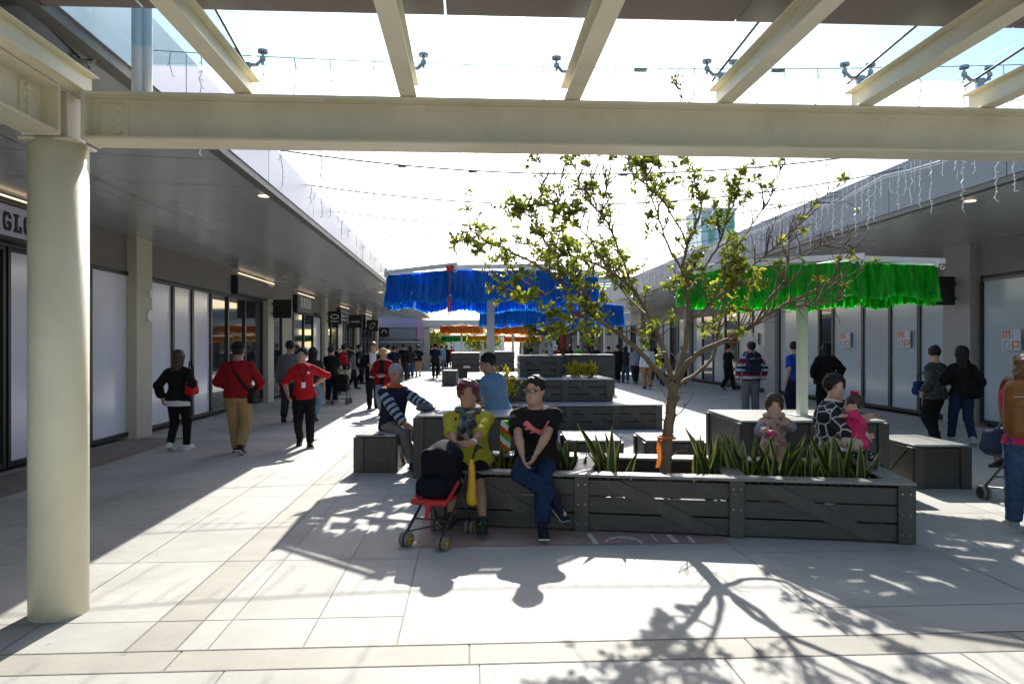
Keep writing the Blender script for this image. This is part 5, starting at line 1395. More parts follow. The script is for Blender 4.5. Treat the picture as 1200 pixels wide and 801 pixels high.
M['floral'] = spots_cloth('cloth_floral', [(.42, .25, .21), (.48, .30, .25), (.30, .12, .11), (.45, .36, .30), (.40, .22, .18)], 30)
M['polka'] = spots_cloth('cloth_polka', [(.012, .012, .014)] * 9 + [(.5, .5, .5)], 60)
M['dotgrey'] = spots_cloth('cloth_dotgrey', [(.018, .018, .02), (.03, .03, .032), (.02, .02, .022), (.07, .07, .075)], 45)
def w2l(loc, rot, p):
    c, s = math.cos(-rot), math.sin(-rot); q = Vector(p) - Vector((loc[0], loc[1], 0)); return np.array([q.x * c - q.y * s, q.x * s + q.y * c, q.z])
def face_dir(px): return 0.0
# ------------------------------------------------------------------ seated people
# woman in yellow green on the planter front
l = P(549, 405, 6.72); l.z = 0; ro = R(-6); W_ = lambda px, py, d: w2l(l, ro, P(px, py, d))
wo = person('woman in yellow green top and patterned scarf, seated with hands on the stroller', l, ro, 1.40, True, 1.46, hip=(0, .02, .575), T=(.0, -.06, 1), hsz=.246, shw=1.22,
            hands=(W_(534, 525, 6.28), W_(552, 522, 6.30)), epole=((-1, .05, -.25), (1, .05, -.25)), feet=(W_(528, 606, 6.22), W_(567, 619, 6.20)), kpole=((-.15, -1, .3), (.1, -1, .3)), toes=((-.1, -1, -.05), (.05, -1, -.05)),
            head=(4, -3, 0), skin='skin_tan', top=(M['yellow'], .47, 1.25, .006, 'sweater'), bottom=('shorts', M['black'], .80, .01), shoes=[M['charcoal'], M['sole_dark']], hair=('short', M['hair_red'], .05), res=.0075, fingers=True, face=True, hdir=((.8, -.5, .0), (-.8, -.5, .0)))
# scarf: loop and two hanging ends
i = wo; tp = i['tp']; F = Field()
ring = [tp(.845, .062 * math.cos(a), .056 * math.sin(a) - .006) + np.array([0, 0, -.014 * (1 - math.sin(a))]) for a in [2 * math.pi * k / 12 for k in range(13)]]
for a, b in zip(ring[:-1], ring[1:]): F.rc(a, b, .036, .036, .01)
fz = lambda z, x: tp(z, x, -(np.interp(z, TZ, TE) * 1.22) - .012)
F.rc(fz(.83, -.02), fz(.75, -.022), .040, .046, .02); F.rc(fz(.75, -.022), fz(.66, -.03), .046, .05, .02); F.rc(fz(.83, .02), fz(.75, .03), .04, .048, .02); F.rc(fz(.75, .03), fz(.69, .012), .048, .05, .02)
solid('scarf', F, .008, [M['scarf']], i['root'], wr=.004, wf=45)
F = Field()
for s, a, b in ((-1, .79, .70), (1, .77, .72)): F.rc(tp(a, s * .072, -.067 * 1.2), tp(b, s * .085, -.070 * 1.22), .012, .012)
solid('strap', F, .007, [M['black']], i['root'])
F = Field(); w = i['wr'][1]; e = i['el'][1]; dd = unit(w - e); F.cc(w - dd * .035, w - dd * .015, .029, .029); F.cut(w - dd * .035, -dd); solid('wristwatch', F, .005, [M['letter_white']], i['root'])
sh = [o for o in i['root'].children if o.name.startswith('shoe')][1]
F = Field(); a = i['an'][1]
for k in range(4): F.rc(a + np.array([-.022, -.055 - .018 * k, -.004 - .009 * k]), a + np.array([.022, -.055 - .018 * k, -.004 - .009 * k]), .007, .007)
solid('laces', F, .006, [M['green']], i['root'])
# man in black on the planter front
l = P(629, 405, 6.66); l.z = 0; ro = R(-8); W_ = lambda px, py, d: w2l(l, ro, P(px, py, d))
ma = person('seated man with glasses in a black t-shirt with pink emblem', l, ro, 1.56, False, 1.18, hsz=.245, hip=(0, .02, .575), T=(-.02, -.20, 1),
            hands=(W_(613, 540, 6.16), W_(622, 545, 6.12)), epole=((-1, .4, -.2), (1, .4, -.2)), feet=(W_(651, 584, 6.26), W_(636, 614, 6.14)), kpole=((-.75, -1, .25), (-.1, -1, .3)), toes=((.55, -.75, -.55), (.1, -1, -.05)),
            head=(-20, 3, 0), skin='skin', top=(M['black'], .47, .72, .016, 't_shirt'), bottom=('trousers', M['denim_d'], 1.97, .008), shoes=[M['navy'], M['sole']], hair=('short', M['hair_black']), res=.0075, fingers=True, face=True, hdir=((.25, -.45, -.85), (-.4, -.45, -.75)))
i = ma; hp_ = i['hp_']
F = Field()
for s in (-1, 1):
    n = 16; c = [hp_(s * .14 + .115 * math.cos(a), -.49, .02 + .085 * math.sin(a)) for a in [2 * math.pi * k / n for k in range(n + 1)]]
    for a, b in zip(c[:-1], c[1:]): F.rc(a, b, .0028, .0028, .001)
    F.rc(hp_(s * .255, -.48, .04), hp_(s * .36, .02, .02), .0028, .0028, .001)
F.rc(hp_(-.03, -.5, .03), hp_(.03, -.5, .03), .003, .003, .001); solid('glasses', F, .0026, [M['letter_black']], i['root'])
# emblem on the shirt
cat = [(0, .80), (.05, .92), (.09, .90), (.13, .97), (.17, .90), (.26, .84), (.36, .70), (.48, .60), (.60, .53), (.70, .50), (.80, .62), (.88, .82), (.95, .95), (1.0, .96), (.99, .88), (.93, .78), (.86, .58), (.80, .42), (.80, .28), (.84, .12), (.86, .0), (.78, .02), (.76, .12), (.70, .22), (.58, .30), (.50, .36), (.44, .40), (.36, .36), (.28, .34), (.26, .40), (.34, .46), (.28, .52), (.16, .52), (.06, .50), (.02, .56), (.10, .62), (.14, .68), (.06, .70), (.0, .72)]
def inside(p, poly):
    x, y = p; r = False; j = len(poly) - 1
    for k in range(len(poly)):
        a, b = poly[k], poly[j]
        if (a[1] > y) != (b[1] > y) and x < (b[0] - a[0]) * (y - a[1]) / (b[1] - a[1]) + a[0]: r = not r
        j = k
    return r
bv = BVHTree.FromPolygons([v.co for v in i['top'].data.vertices], [list(p.vertices) for p in i['top'].data.polygons])
ew, eh, n = .225, .185, 72; verts, faces, ids = [], [], {}
cx, cz = i['tp'](.705)[0] + .012, i['tp'](.705)[2]
def gv(a, b):
    if (a, b) not in ids:
        x, z = cx + (a / n - .5) * ew, cz + (b / n - .5) * eh; h = bv.ray_cast(Vector((x, -1.2, z)), Vector((0, 1, 0)))
        ids[(a, b)] = len(verts); verts.append((h[0] - Vector((0, .003, 0))) if h[0] else Vector((x, -.2, z)))
    return ids[(a, b)]
for a in range(n):
    for b in range(n):
        if inside(((a + .5) / n, (b + .5) / n), cat): faces.append([gv(a, b), gv(a + 1, b), gv(a + 1, b + 1), gv(a, b + 1)])
link('emblem', [tuple(v) for v in verts], faces, [mat('emblem_pink', (.62, .16, .17), .6, var=.1, scale=80)], i['root'], world=False)
# man with striped sleeves at the left table
l = P(462, 405, 9.78); l.z = 0; ro = R(42); W_ = lambda px, py, d: w2l(l, ro, P(px, py, d))
def stripes(c, info):
    out = np.zeros(len(c), int); best = np.full(len(c), 9.0)
    for k in (0, 1):
        for a, b, off in ((info['sh'][k], info['el'][k], 0), (info['el'][k], info['wr'][k], 1)):
            ab = b - a; L = np.linalg.norm(ab); t = np.clip(((c - a) @ ab) / L ** 2, 0, 1); d = np.linalg.norm(c - a - t[:, None] * ab, axis=1)
            s = ((t * L + off * .28) / .042).astype(int) % 2; m = (d < best) & (d < .085); m &= ~((off == 0) & (t < .12))
            out[m] = 1 + s[m]; best = np.minimum(best, d)
    m0 = best > .078
    out[m0] = 0
    lo = info['tp'](.60)[2]
    bk = (c @ info['E'] - info['o'] @ info['E'])
    out[(out == 0) & (bk > .055) & (c[:, 2] < info['tp'](.80)[2])] = 3
    out[(out == 0) & (c[:, 2] > info['tp'](.815)[2])] = 3
    return out
st = person('seated grey haired man in an orange trimmed vest with blue striped sleeves', l, ro, 1.64, False, 1.05, hip=(0, .04, .565), T=(.0, -.10, 1), hands=(W_(484, 511, 9.45), W_(519, 488.5, 9.55)), epole=((-.6, .9, -.6), (.6, .6, -.5)),
            feet=(W_(484, 543, 9.5), W_(492, 540, 9.9)), head=(-18, 4, 0), hsz=.245, skin='skin_tan', top=([M['navy'], M['denim_d'], M['stripe_w'], M['orange']], .47, 1.95, .018, 'vest', .838, stripes), bottom=('trousers', M['stone'], 1.95, .01), shoes=[M['charcoal'], M['sole_dark']], hair=('short', M['hair_grey']), res=.0085, fingers=True, face={'brow': M['hair_grey']})
# man in pale blue shirt, seen from behind, looking left
l = P(583, 405, 10.0); l.z = 0; ro = R(238); W_ = lambda px, py, d: w2l(l, ro, P(px, py, d))
person('man in a pale blue shirt seated with his back turned, looking left', l, ro, 1.76, False, 1.16, hip=(0, .03, .68), T=(.10, -.22, 1), hands=(W_(570, 470, 10.45), W_(552, 470, 10.4)), feet=(W_(590, 505, 10.6), W_(565, 505, 10.6)), head=(26, 8, 0), hsz=.25, skin='skin_tan',
       top=(M['blue_s'], .50, 1.0, .02), bottom=('trousers', M['black'], 1.95, .01), shoes=[M['black'], M['sole_dark']], hair=('short', M['hair_black']), res=.0085, fingers=True)
# small girl behind the plants
l = P(907, 405, 7.42); l.z = 0; ro = R(-16); W_ = lambda px, py, d: w2l(l, ro, P(px, py, d))
gi = person('small girl in a floral vest with one hand raised to her mouth', l, ro, 1.02, True, 1.12, hip=(0, .0, .57), T=(0, -.02, 1), hands=(W_(900, 506, 7.18), W_(920, 492, 7.14)), epole=((-1, .1, -.6), (1, -.2, -1)), feet=(W_(898, 556, 7.0), W_(916, 556, 7.0)), head=(0, 2, 0), skin='skin_pale',
            top=([M['floral'], M['greyblue']], .46, 1.9, .012, 'vest', .838, lambda c, info: (np.minimum(*[np.linalg.norm(c - a, axis=1) for a in (info['el'][0], info['el'][1])]) < .085).astype(int)), bottom=('trousers', M['pink_p'], 1.9, .006), shoes=[M['charcoal'], M['sole_dark']], hair=('bob', M['hair_brown'], .02), res=.0075, fingers=True, face=True, child=.195, hdir=((.6, -.5, .1), (-.2, -.1, 1)))
F = Field()
for a, b in zip(*[[gi['tp'](.845, .075 * math.cos(t), .06 * math.sin(t)) for t in [2 * math.pi * (k + o_) / 10 for k in range(10)]] for o_ in (0, 1)]): F.rc(a, b, .032, .032, .01)
solid('hood', F, .008, [M['floral']], gi['root'], wr=.003, wf=50)
F = Field(); F.el(gi['wr'][0] + np.array([.035, -.025, -.015]), (.05, .03, .03)); o_ = solid('sweet_wrapper', F, .006, [M['pink']], None)
o_.parent = None; o_.location = Matrix.Rotation(ro, 4, 'Z') @ o_.location + Vector((l.x, l.y, 0)); o_.rotation_euler = (0, 0, ro); tag(o_, 'bright pink sweet wrapper held by the small girl', 'sweet')
# woman in crackle print coat with a toddler
l = P(976, 405, 7.38); l.z = 0; ro = R(64); W_ = lambda px, py, d: w2l(l, ro, P(px, py, d))
la = person('seated woman in a black coat with white crackle pattern, holding a toddler', l, ro, 1.50, True, 1.22, hip=(.02, .04, .57), T=(.0, -.08, 1), hands=(W_(1016, 512, 7.12), W_(1012, 489, 7.42)), epole=((-.9, .3, -.7), (.9, .3, -.6)), feet=(W_(1036, 566, 7.3), W_(1042, 560, 7.6)), head=(-62, 3, 0), skin='skin_pale',
            top=(M['giraffe'], .46, 1.9, .024, 'coat', .832), bottom=('trousers', M['polka'], 1.9, .014), shoes=[M['black'], M['sole_dark']], hair=('short', M['hair_black'], .055), hsz=.24, res=.008, fingers=True, face=True, hdir=((.7, -.6, .1), (.2, -.9, .2)))
F = Field()
for a, b in zip(*[[la['tp'](.838, .052 * math.cos(t), .045 * math.sin(t) - .004) for t in [2 * math.pi * (k + o_) / 10 for k in range(10)]] for o_ in (0, 1)]): F.rc(a, b, .018, .018, .006)
solid('collar', F, .007, [M['white']], la['root'])
lt = P(1003, 405, 7.12); lt.z = 0; rt_ = R(-84); W2 = lambda px, py, d: w2l(lt, rt_, P(px, py, d))
to = person('toddler in a bright pink top with a red bow, held in arms', lt, rt_, .84, True, 1.15, hip=(0, 0, .66), T=(.0, -.05, 1), hands=(W2(989, 487, 7.05), W2(991, 489, 7.3)), feet=(W2(992, 523, 6.98), W2(990, 524, 7.15)), head=(-25, 4, 0), skin='skin_pale', top=(M['pink'], .47, 1.8, .01), bottom=('trousers', M['beige'], 1.9, .008), shoes=[M['white'], M['sole']], hair=('short', M['hair_brown']), res=.0075, fingers=True, child=.225, face=True)
F = Field(); c = to['hp_'](0, .08, .56)
for s in (-1, 1): F.el(c + np.array([s * .028, 0, .006]), (.03, .018, .022), None, .004)
F.el(c, (.012, .014, .012)); solid('bow', F, .005, [M['red']], to['root'])
# ------------------------------------------------------------------ bags carried by people
def bag(name, label, c, size, m, rz=0.0, strap=None, soft=.03, res=.012, strap_m=None, pocket=True, extra=None, cat='bag'):
    """soft bag as one body with a strap, a flap or pocket"""
    rt = empty(name, c, rz, label, cat)
    F = Field(); sx, sy, sz = size; F.bx((0, 0, sz / 2), (sx / 2, sy / 2, sz / 2), None, min(sx, sy, sz) * .36); F.bx((0, 0, sz * .3), (sx * .53, sy * .52, sz * .28), None, min(sx, sy) * .3, .04)
    solid('bag_body', F, res, [m], rt, wr=.004, wf=35)
    if pocket:
        F = Field(); F.bx((0, -sy / 2 - .008, sz * .36), (sx * .36, .02, sz * .22), None, .015); solid('pocket', F, res, [m], rt)
    if strap:
        mb = MB(); mb.tube(smooth_path([Vector(p) for p in strap], 5), .011, 6); mb.build('strap', strap_m or m, rt, world=False, smooth=True)
    return rt
def backpack(label, p, rot, size, m, res=.012):
    """p = world point of the back surface (between shoulder blades) ; rot = wearer's rot"""
    b = Vector((math.sin(rot) * -1, math.cos(rot), 0))
    sx, sy, sz = size; rt = empty('backpack', (p[0] + b.x * (sy / 2), p[1] + b.y * (sy / 2), p[2] - sz * .72), rot, label, 'backpack')
    F = Field(); F.bx((0, 0, sz / 2), (sx / 2, sy / 2, sz / 2), None, sx * .22); solid('pack_body', F, res, [m], rt, wr=.003, wf=30)
    F = Field(); F.bx((0, sy * .5, sz * .32), (sx * .38, sy * .2, sz * .24), None, .03); solid('pocket', F, res, [m], rt)
    mb = MB()
    for s in (-1, 1): mb.tube(smooth_path([Vector((s * sx * .3, -sy * .3, sz * .9)), Vector((s * sx * .34, -sy * .8, sz * 1.02)), Vector((s * sx * .40, -sy * 1.0 - .13, sz * .93)), Vector((s * sx * .45, -sy * .9 - .16, sz * .6)), Vector((s * sx * .45, -sy * .5, sz * .2))], 5), .02, 6)
    mb.tube([Vector((-.05, 0, sz - .01)), Vector((-.03, 0, sz + .05)), Vector((.03, 0, sz + .05)), Vector((.05, 0, sz - .01))], .01, 6)
    mb.build('strap', m, rt, world=False, smooth=True)
    mb = MB(); mb.tube([Vector((-sx * .34, sy * .5 + .01, sz * .72)), Vector((0, sy * .5 + .02, sz * .74)), Vector((sx * .34, sy * .5 + .01, sz * .72))], .005, 5); mb.build('zip', M['steel'], rt, world=False)
    return rt
def L2W(i, p):
    r = i['root']; a = r.rotation_euler.z; c, s = math.cos(a), math.sin(a); return Vector((r.location.x + p[0] * c - p[1] * s, r.location.y + p[0] * s + p[1] * c, r.location.z + p[2]))
# ------------------------------------------------------------------ standing and walking people
def at(px, py, H, top_py=None): return G(px, py - 1)
l = at(209, 529, 1); H = 1.54; q = walk(H, 1, .07)
g1 = person('girl with long dark hair in a black jacket and tights, walking away', l, R(176), H, True, .98, hands=((-.17, -.05, 1.02), (.24, .02, .80)), feet=q['feet'], toes=q['toes'], skin='skin', top=(M['black'], .50, 1.85, .022, 'jacket'), bottom=('tights', M['black'], 1.97, -.004), shoes=[M['white'], M['sole']], hair=('long', M['hair_brown']), res=.011)
F = Field(); tp = g1['tp']; hz = .47
F.pf(g1['o'], g1['T'], g1['S'], np.array([.445, .51]) * H, np.array([.100, .098]) * H + .022, np.array([.072, .07]) * H + .022); solid('shirt_hem', F, .011, [M['white']], g1['root'])
p = L2W(g1, (-.235, .06, 0)); bag('handbag', 'red shoulder bag of the girl in black jacket', (p.x, p.y, .86), (.10, .26, .22), M['red'], R(176), [(0, -.08, .2), (.02, -.06, .42), (.02, .02, .5), (.01, .08, .40), (0, .1, .2)], strap_m=M['black'])
l = at(279, 533, 1); H = 1.67; q = walk(H, -1, .10)
g2 = person('man in a red sweater, khaki trousers and black cap, walking away', l, R(178), H, False, 1.12, hands=((-.20, -.26, .95), (.20, -.24, .98)), epole=((-1, .6, -.4), (1, .6, -.4)), feet=q['feet'], toes=q['toes'], skin='skin_tan', top=(M['maroon'], .50, 1.85, .014, 'sweater'), bottom=('trousers', M['khaki'], 1.96, .012), shoes=[M['charcoal'], M['sole']], hair=('cap', M['black']), head=(0, -8, 0), res=.011)
F = Field(); tp = g2['tp']
pts = [tp(.815, .05, .040), tp(.76, .02, .085), tp(.68, -.035, .092), tp(.60, -.085, .075), tp(.56, -.105, .03)]
for a, b in zip(pts[:-1], pts[1:]): F.rc(a, b, .02, .02, .01)
solid('strap', F, .011, [M['black']], g2['root']); p = L2W(g2, tp(.52, -.125, 0)); bag('shoulder_bag', 'small black crossbody bag at the hip of the red sweater man', (p.x, p.y, .76), (.08, .2, .22), M['black'], R(178))
l = at(357, 524, 1); H = 1.58; q = walk(H, -1, .09)
g3 = person('woman in a red polo uniform with a lanyard, hand on hip, walking nearer', l, R(12), H, True, .98, hip=(0, 0, .515 * 1.58), T=(-.07, -.03, 1), hands=((-.26, -.05, .84), (.17, .02, .98)), epole=((-.6, .8, -.2), (1, .35, .1)), feet=q['feet'], toes=q['toes'], skin='skin', head=(-8, 4, 8),
            top=([M['red'], M['black']], .48, 1.05, .012, 'polo_shirt', .832, lambda c, i: (np.minimum(np.linalg.norm(c - i['el'][0], axis=1), np.linalg.norm(c - i['el'][1], axis=1)) < .055).astype(int)), bottom=('trousers', M['black'], 1.97, .003), shoes=[M['black'], M['sole']], hair=('tail', M['hair_black']), res=.0095, face=True)
tp = g3['tp']; mb = MB(); e0 = [Vector(tp(.815, s * .035, -.062)) for s in (-1, 1)]; e1 = Vector(tp(.655, -.0, -.088))
for e in e0: mb.tube([e, e.lerp(e1, .5) - Vector((0, .025, 0)), e1], .006, 5)
mb.build('lanyard', M['navy'], g3['root'], world=False); mb = MB(); mb.box(e1 - Vector((0, .008, .045)), (.062, .006, .09)); mb.build('name_badge', M['letter_white'], g3['root'], world=False)
mb = MB(); mb.disc(Vector(tp(.745, .055, -.09)), (0, 1, 0), .022, .006, 14); mb.build('emblem', M['letter_white'], g3['root'], world=False)
l = at(340, 495, 1); H = 1.72; q = walk(H, 1, .11)
person('man in a grey top walking away behind the uniform woman', l, R(180), H, False, 1.08, feet=q['feet'], toes=q['toes'], skin='skin_tan', top=(M['grey'], .48, 1.95, .014), bottom=('trousers', M['charcoal'], 1.96, .01), shoes=[M['black'], M['sole_dark']], hair=('short', M['hair_black']), res=.013)
l = at(367, 494, 1); H = 1.57; q = walk(H, -1, .10)
person('woman with long dark hair, dark top and light jeans', l, R(172), H, True, 1.05, feet=q['feet'], toes=q['toes'], top=(M['charcoal'], .50, .9, .014), bottom=('trousers', M['denim_l'], 1.85, .006), shoes=[M['black'], M['sole_dark']], hair=('long', M['hair_black']), res=.014)
l = at(388, 474, 1)
person('person in a black top with hair tied up pushing a dark stroller', l, R(165), 1.60, True, 1.05, hands=((-.15, -.35, .95), (.15, -.35, .95)), top=(M['black'], .46, .8, .016), bottom=('trousers', M['navy'], 1.9, .01), shoes=[M['lgrey'], M['sole']], hair=('bun', M['hair_black']), res=.016)
l = at(403, 462, 1); H = 1.66
g4 = person('man in a navy t-shirt and pale shorts raising his hands to his face', l, R(185), H, False, 1.1, hands=((-.10, -.2, 1.50), (.10, -.2, 1.50)), epole=((-1, 0, -.6), (1, 0, -.6)), top=(M['navy'], .48, .7, .016), bottom=('shorts', M['beige'], .92, .018), shoes=[M['lgrey'], M['sole']], hair=('short', M['hair_black']), res=.018)
p = L2W(g4, g4['tp'](.76, .0, .075)); backpack('red backpack on the man in pale shorts', (p.x, p.y, p.z), R(185), (.28, .15, .42), M['red'], .018)
l = at(437, 480, 1); H = 1.70; q = walk(H, 1, .11)
person('young man in a white shirt and open dark jacket behind the hat woman', l, R(8), H, False, .98, hands=((-.10, -.30, 1.12), (.2, -.1, .85)), epole=((-1, .3, -.5), (1, .8, -.2)), feet=q['feet'], toes=q['toes'], top=([M['white'], M['black']], .47, 1.9, .016, 'jacket', .832, lambda c, i: ((np.abs(c @ i['S'] - i['o'] @ i['S']) > .085) | (c[:, 1] > .03)).astype(int)), bottom=('trousers', M['black'], 1.95, .004), shoes=[M['black'], M['sole']], hair=('short', M['hair_auburn']), head=(-6, 14, 0), res=.012, face=True)
l = at(449, 488, 1); H = 1.54; q = walk(H, -1, .10)
person('woman in a wide straw hat, red jacket and blue jeans, walking nearer', l, R(-6), H, True, 1.12, hands=((-.06, -.24, .93), (.07, -.24, .93)), epole=((-1, .3, -.6), (1, .3, -.6)), feet=q['feet'], toes=q['toes'], top=([M['maroon'], M['black']], .46, 1.9, .024, 'jacket', .832, lambda c, i: ((np.abs(c @ i['S'] - i['o'] @ i['S']) < .055) & (c[:, 1] < -.03)).astype(int)), bottom=('trousers', M['denim_l'], 1.95, .006), shoes=[M['charcoal'], M['sole_dark']], hair=('hat', M['straw']), head=(0, 16, 0), res=.011, face=True)
# people farther down the walkway
crowd = [
    (462, 452, 1.62, 'navy', 'charcoal', 'short', 180, 'person in navy with dark trousers just behind the hat woman', 0), (473, 446, 1.70, 'black', 'charcoal', 'short', 170, 'tall person in black standing beneath the shaded soffit', 0),
    (481, 443, 1.60, 'charcoal', 'denim', 'long', 190, 'person with long hair and denim trousers among the shaded crowd', 0), (490, 441, 1.66, 'navy', 'khaki', 'short', 182, 'person in a navy shirt and khaki shorts at the edge of the shade', 1),
    (466, 440, 1.60, 'lgrey', 'black', 'long', 10, 'person in a pale grey top facing the camera in the shade', 0), (421, 450, 1.66, 'charcoal', 'black', 'short', 90, 'person in charcoal by the shop doors, turned to the mall', 0), (412, 456, 1.55, 'grey', 'black', 'bob', 80, 'person with a bob haircut and grey top by the shop doors', 0),
    (455, 446, 1.68, 'greyblue', 'navy', 'short', 175, 'person in a grey blue shirt in the shade', 0),
    (510, 443, 1.74, 'navy', 'black', 'cap', 178, 'man in a navy jacket and black cap on the sunlit walkway', 0), (517, 438, 1.66, 'blue_s', 'denim', 'short', 180, 'person in a pale blue shirt beside the navy jacket man', 0), (523, 432, 1.62, 'charcoal', 'black', 'short', 176, 'person in charcoal farther along the sunlit walkway', 0), (529, 430, 1.6, 'red', 'navy', 'short', 180, 'far person in an orange red shirt at the end of the walkway', 0), (505, 431, 1.62, 'black', 'denim', 'short', 170, 'far person in black near the cream column', 0),
    (724, 448, 1.66, 'black', 'black', 'short', 185, 'person all in black right of the timber back wall', 0), (733, 448, 1.58, 'charcoal', 'denim', 'long', 175, 'person with long hair and jeans beside the one all in black', 0), (745, 450, 1.62, 'greyblue', 'charcoal', 'short', 180, 'person in a grey blue top seen behind the tree branch', 0), (759, 456, 1.70, 'white', 'khaki', 'short', 178, 'man in a white shirt and khaki trousers behind the tree trunk', 0), (776, 452, 1.05, 'lgrey', 'denim', 'bob', 170, 'child in a pale grey top near the tree trunk', 0), (768, 446, 1.6, 'maroon', 'black', 'long', 190, 'person in maroon among the crowd behind the tree', 0), (713, 446, 1.6, 'navy', 'charcoal', 'short', 200, 'person in navy partly hidden by the timber back wall', 0),
    (644, 440, 1.66, 'charcoal', 'denim', 'short', 180, 'person in charcoal beyond the three tier island, left', 0), (652, 439, 1.62, 'maroon', 'black', 'short', 10, 'person in maroon facing the camera beyond the island', 0), (668, 438, 1.64, 'black', 'black', 'long', 180, 'person with long hair in black beyond the island', 0), (677, 439, 1.64, 'green', 'black', 'short', 200, 'person in bright green beyond the island', 0), (698, 440, 1.66, 'navy', 'denim', 'short', 0, 'person in navy facing the camera beyond the island', 0), (686, 437, 1.6, 'grey', 'black', 'short', 180, 'person in grey beyond the island near the right shops', 0),
    (800, 452, 1.6, 'lgrey', 'charcoal', 'short', 170, 'person in pale grey by the right windows behind the branches', 0), (853, 457, 1.66, 'black', 'black', 'short', 100, 'person in black leaning by the right shop windows', 0)]
for k, (px, py, H, a, b, h, ro_, lb, sh_) in enumerate(crowd):
    l = G(px, py); dd = 1388.8 / (py - HY); q = walk(H, 1 if k % 2 else -1, .04 + .025 * (k % 4))
    kw = {}
    if k % 5 == 2: kw['hands'] = ((-.18, -.28, .66 * H), None)
    person(lb, l, R(ro_), H, h in ('long', 'bob'), .96 + .05 * (k % 4), feet=q['feet'], toes=q['toes'], top=(M[a], .48, (.7, 1.9, .8)[k % 3], .016), bottom=('shorts' if sh_ else 'trousers', M[b], .95 if sh_ else 1.95, .008), shoes=[M['charcoal'], M['sole']], hair=(h, M['hair_black'] if h != 'cap' else M['black']), res=min(.028, .012 * dd / 18), child=.19 if H < 1.2 else False, relief=1, group='people farther down the mall', **kw)
# right hand side
l = G(880, 490); H = 1.70
g5 = person('man in a striped sweater and grey trousers standing with his back turned', l, R(174), H, False, 1.06, hands=((-.26, -.02, .86), (.26, -.08, .86)), top=([M['navy'], M['stripe_w'], M['maroon']], .49, 1.9, .014, 'sweater', .832, lambda c, i: np.array([0, 1, 2, 0, 1])[((c[:, 2] / .055).astype(int)) % 5]), bottom=('trousers', M['grey'], 1.95, .012), shoes=[M['charcoal'], M['sole_dark']], hair=('short', M['hair_black']), head=(20, 0, 0), res=.012)
p = L2W(g5, g5['tp'](.775, 0, .068)); backpack('navy backpack on the man in a striped sweater', (p.x, p.y, p.z), R(174), (.31, .18, .48), M['navy'])
l = G(931, 489); H = 1.70
g6 = person('man in a royal blue t-shirt partly hidden by the pale canopy pole', l, R(205), H, False, 1.05, hands=((-.22, -.16, .92), (.25, 0, .84)), top=(M['blue'], .48, .75, .014), bottom=('trousers', M['navy'], 1.95, .008), shoes=[M['black'], M['sole_dark']], hair=('short', M['hair_black']), head=(-50, 5, 0), res=.012)
p = L2W(g6, g6['tp'](.56, -.15, .02)); bag('shoulder_bag', 'dark bag hanging beside the man in a royal blue t-shirt', (p.x - .16, p.y - .1, .82), (.30, .16, .42), M['black'], 0, [(-.1, 0, .4), (.02, 0, .66), (.1, 0, .4)])
l = G(968, 488)
person('person with long black hair in a loose black coat near the right windows', l, R(170), 1.66, True, 1.18, hands=((-.27, 0, .88), (.27, 0, .88)), top=(M['black'], .44, 1.9, .04, 'coat'), bottom=('trousers', M['black'], 1.95, .016), shoes=[M['black'], M['sole_dark']], hair=('long', M['hair_black']), res=.013)
l = G(1096, 520); H = 1.60; q = walk(H, 1, .06)
g7 = person('woman in a speckled grey black blouse and black trousers carrying a blue bag', l, R(200), H, True, 1.08, hip=(0, 0, .515 * H), hands=((-.24, -.10, .98), (.22, -.05, .85)), feet=q['feet'], toes=q['toes'], top=(M['dotgrey'], .46, 1.85, .02, 'blouse'), bottom=('trousers', M['black'], 1.95, .012), shoes=[M['black'], M['sole_dark']], hair=('bun', M['hair_black']), head=(-38, 14, 0), res=.0095, face=True)
p = P(1081, 455, 12.2); bag('handbag', 'cobalt blue handbag carried by the speckled blouse woman', (p.x, p.y, .80), (.30, .13, .22), cl('cobalt', (.02, .03, .13)), 0, [(-.09, 0, .2), (-.06, 0, .34), (.06, 0, .34), (.09, 0, .2)])
l = G(1127, 521); H = 1.60; q = walk(H, -1, .13)
g8 = person('woman with long dark hair and dark jeans walking away with a black bag', l, R(168), H, True, 1.0, feet=q['feet'], toes=q['toes'], hands=((-.2, -.1, .9), (.26, -.1, .95)), top=(M['black'], .50, 1.85, .014), bottom=('trousers', M['denim_d'], 1.93, .002), shoes=[M['lgrey'], M['sole']], hair=('long', M['hair_black']), res=.0105)
p = P(1131, 460, 12.0); bag('shoulder_bag', 'black shoulder bag on the woman in dark jeans', (p.x + .02, p.y - .12, .76), (.34, .14, .30), M['black'], R(10), [(-.12, 0, .28), (-.09, 0, .50), (-.06, 0, .62), (.04, 0, .45), (.12, 0, .28)])
l = P(1204, 405, 6.3); l.z = 0; H = 1.52; q = walk(H, -1, .10)
g9 = person('person with curly auburn hair, pink top and jeans pushing a stroller at the right edge', l, R(150), H, True, .98, hands=((-.07, -.32, .92), (.07, -.32, .92)), epole=((0, .3, -1), (0, .3, -1)), feet=q['feet'], toes=q['toes'], top=(M['pink'], .50, 1.9, .014), bottom=('trousers', M['denim'], 1.95, .010), shoes=[M['lgrey'], M['sole']], hair=('curly', M['hair_auburn']), res=.0085, fingers=True)
p = L2W(g9, g9['tp'](.775, 0, .070)); backpack('large tan brown backpack on the person with curly auburn hair', (p.x, p.y, p.z), R(150), (.40, .17, .48), M['tan'], .009)
p = P(1170, 520, 6.7); bag('cloth_bag', 'slate blue soft bag hanging low left of the brown backpack', (p.x, p.y, .62), (.26, .2, .24), cl('slate', (.05, .065, .11)), R(20), [(-.03, 0, .2), (.05, -.02, .32), (.12, -.02, .36)], soft=.05)
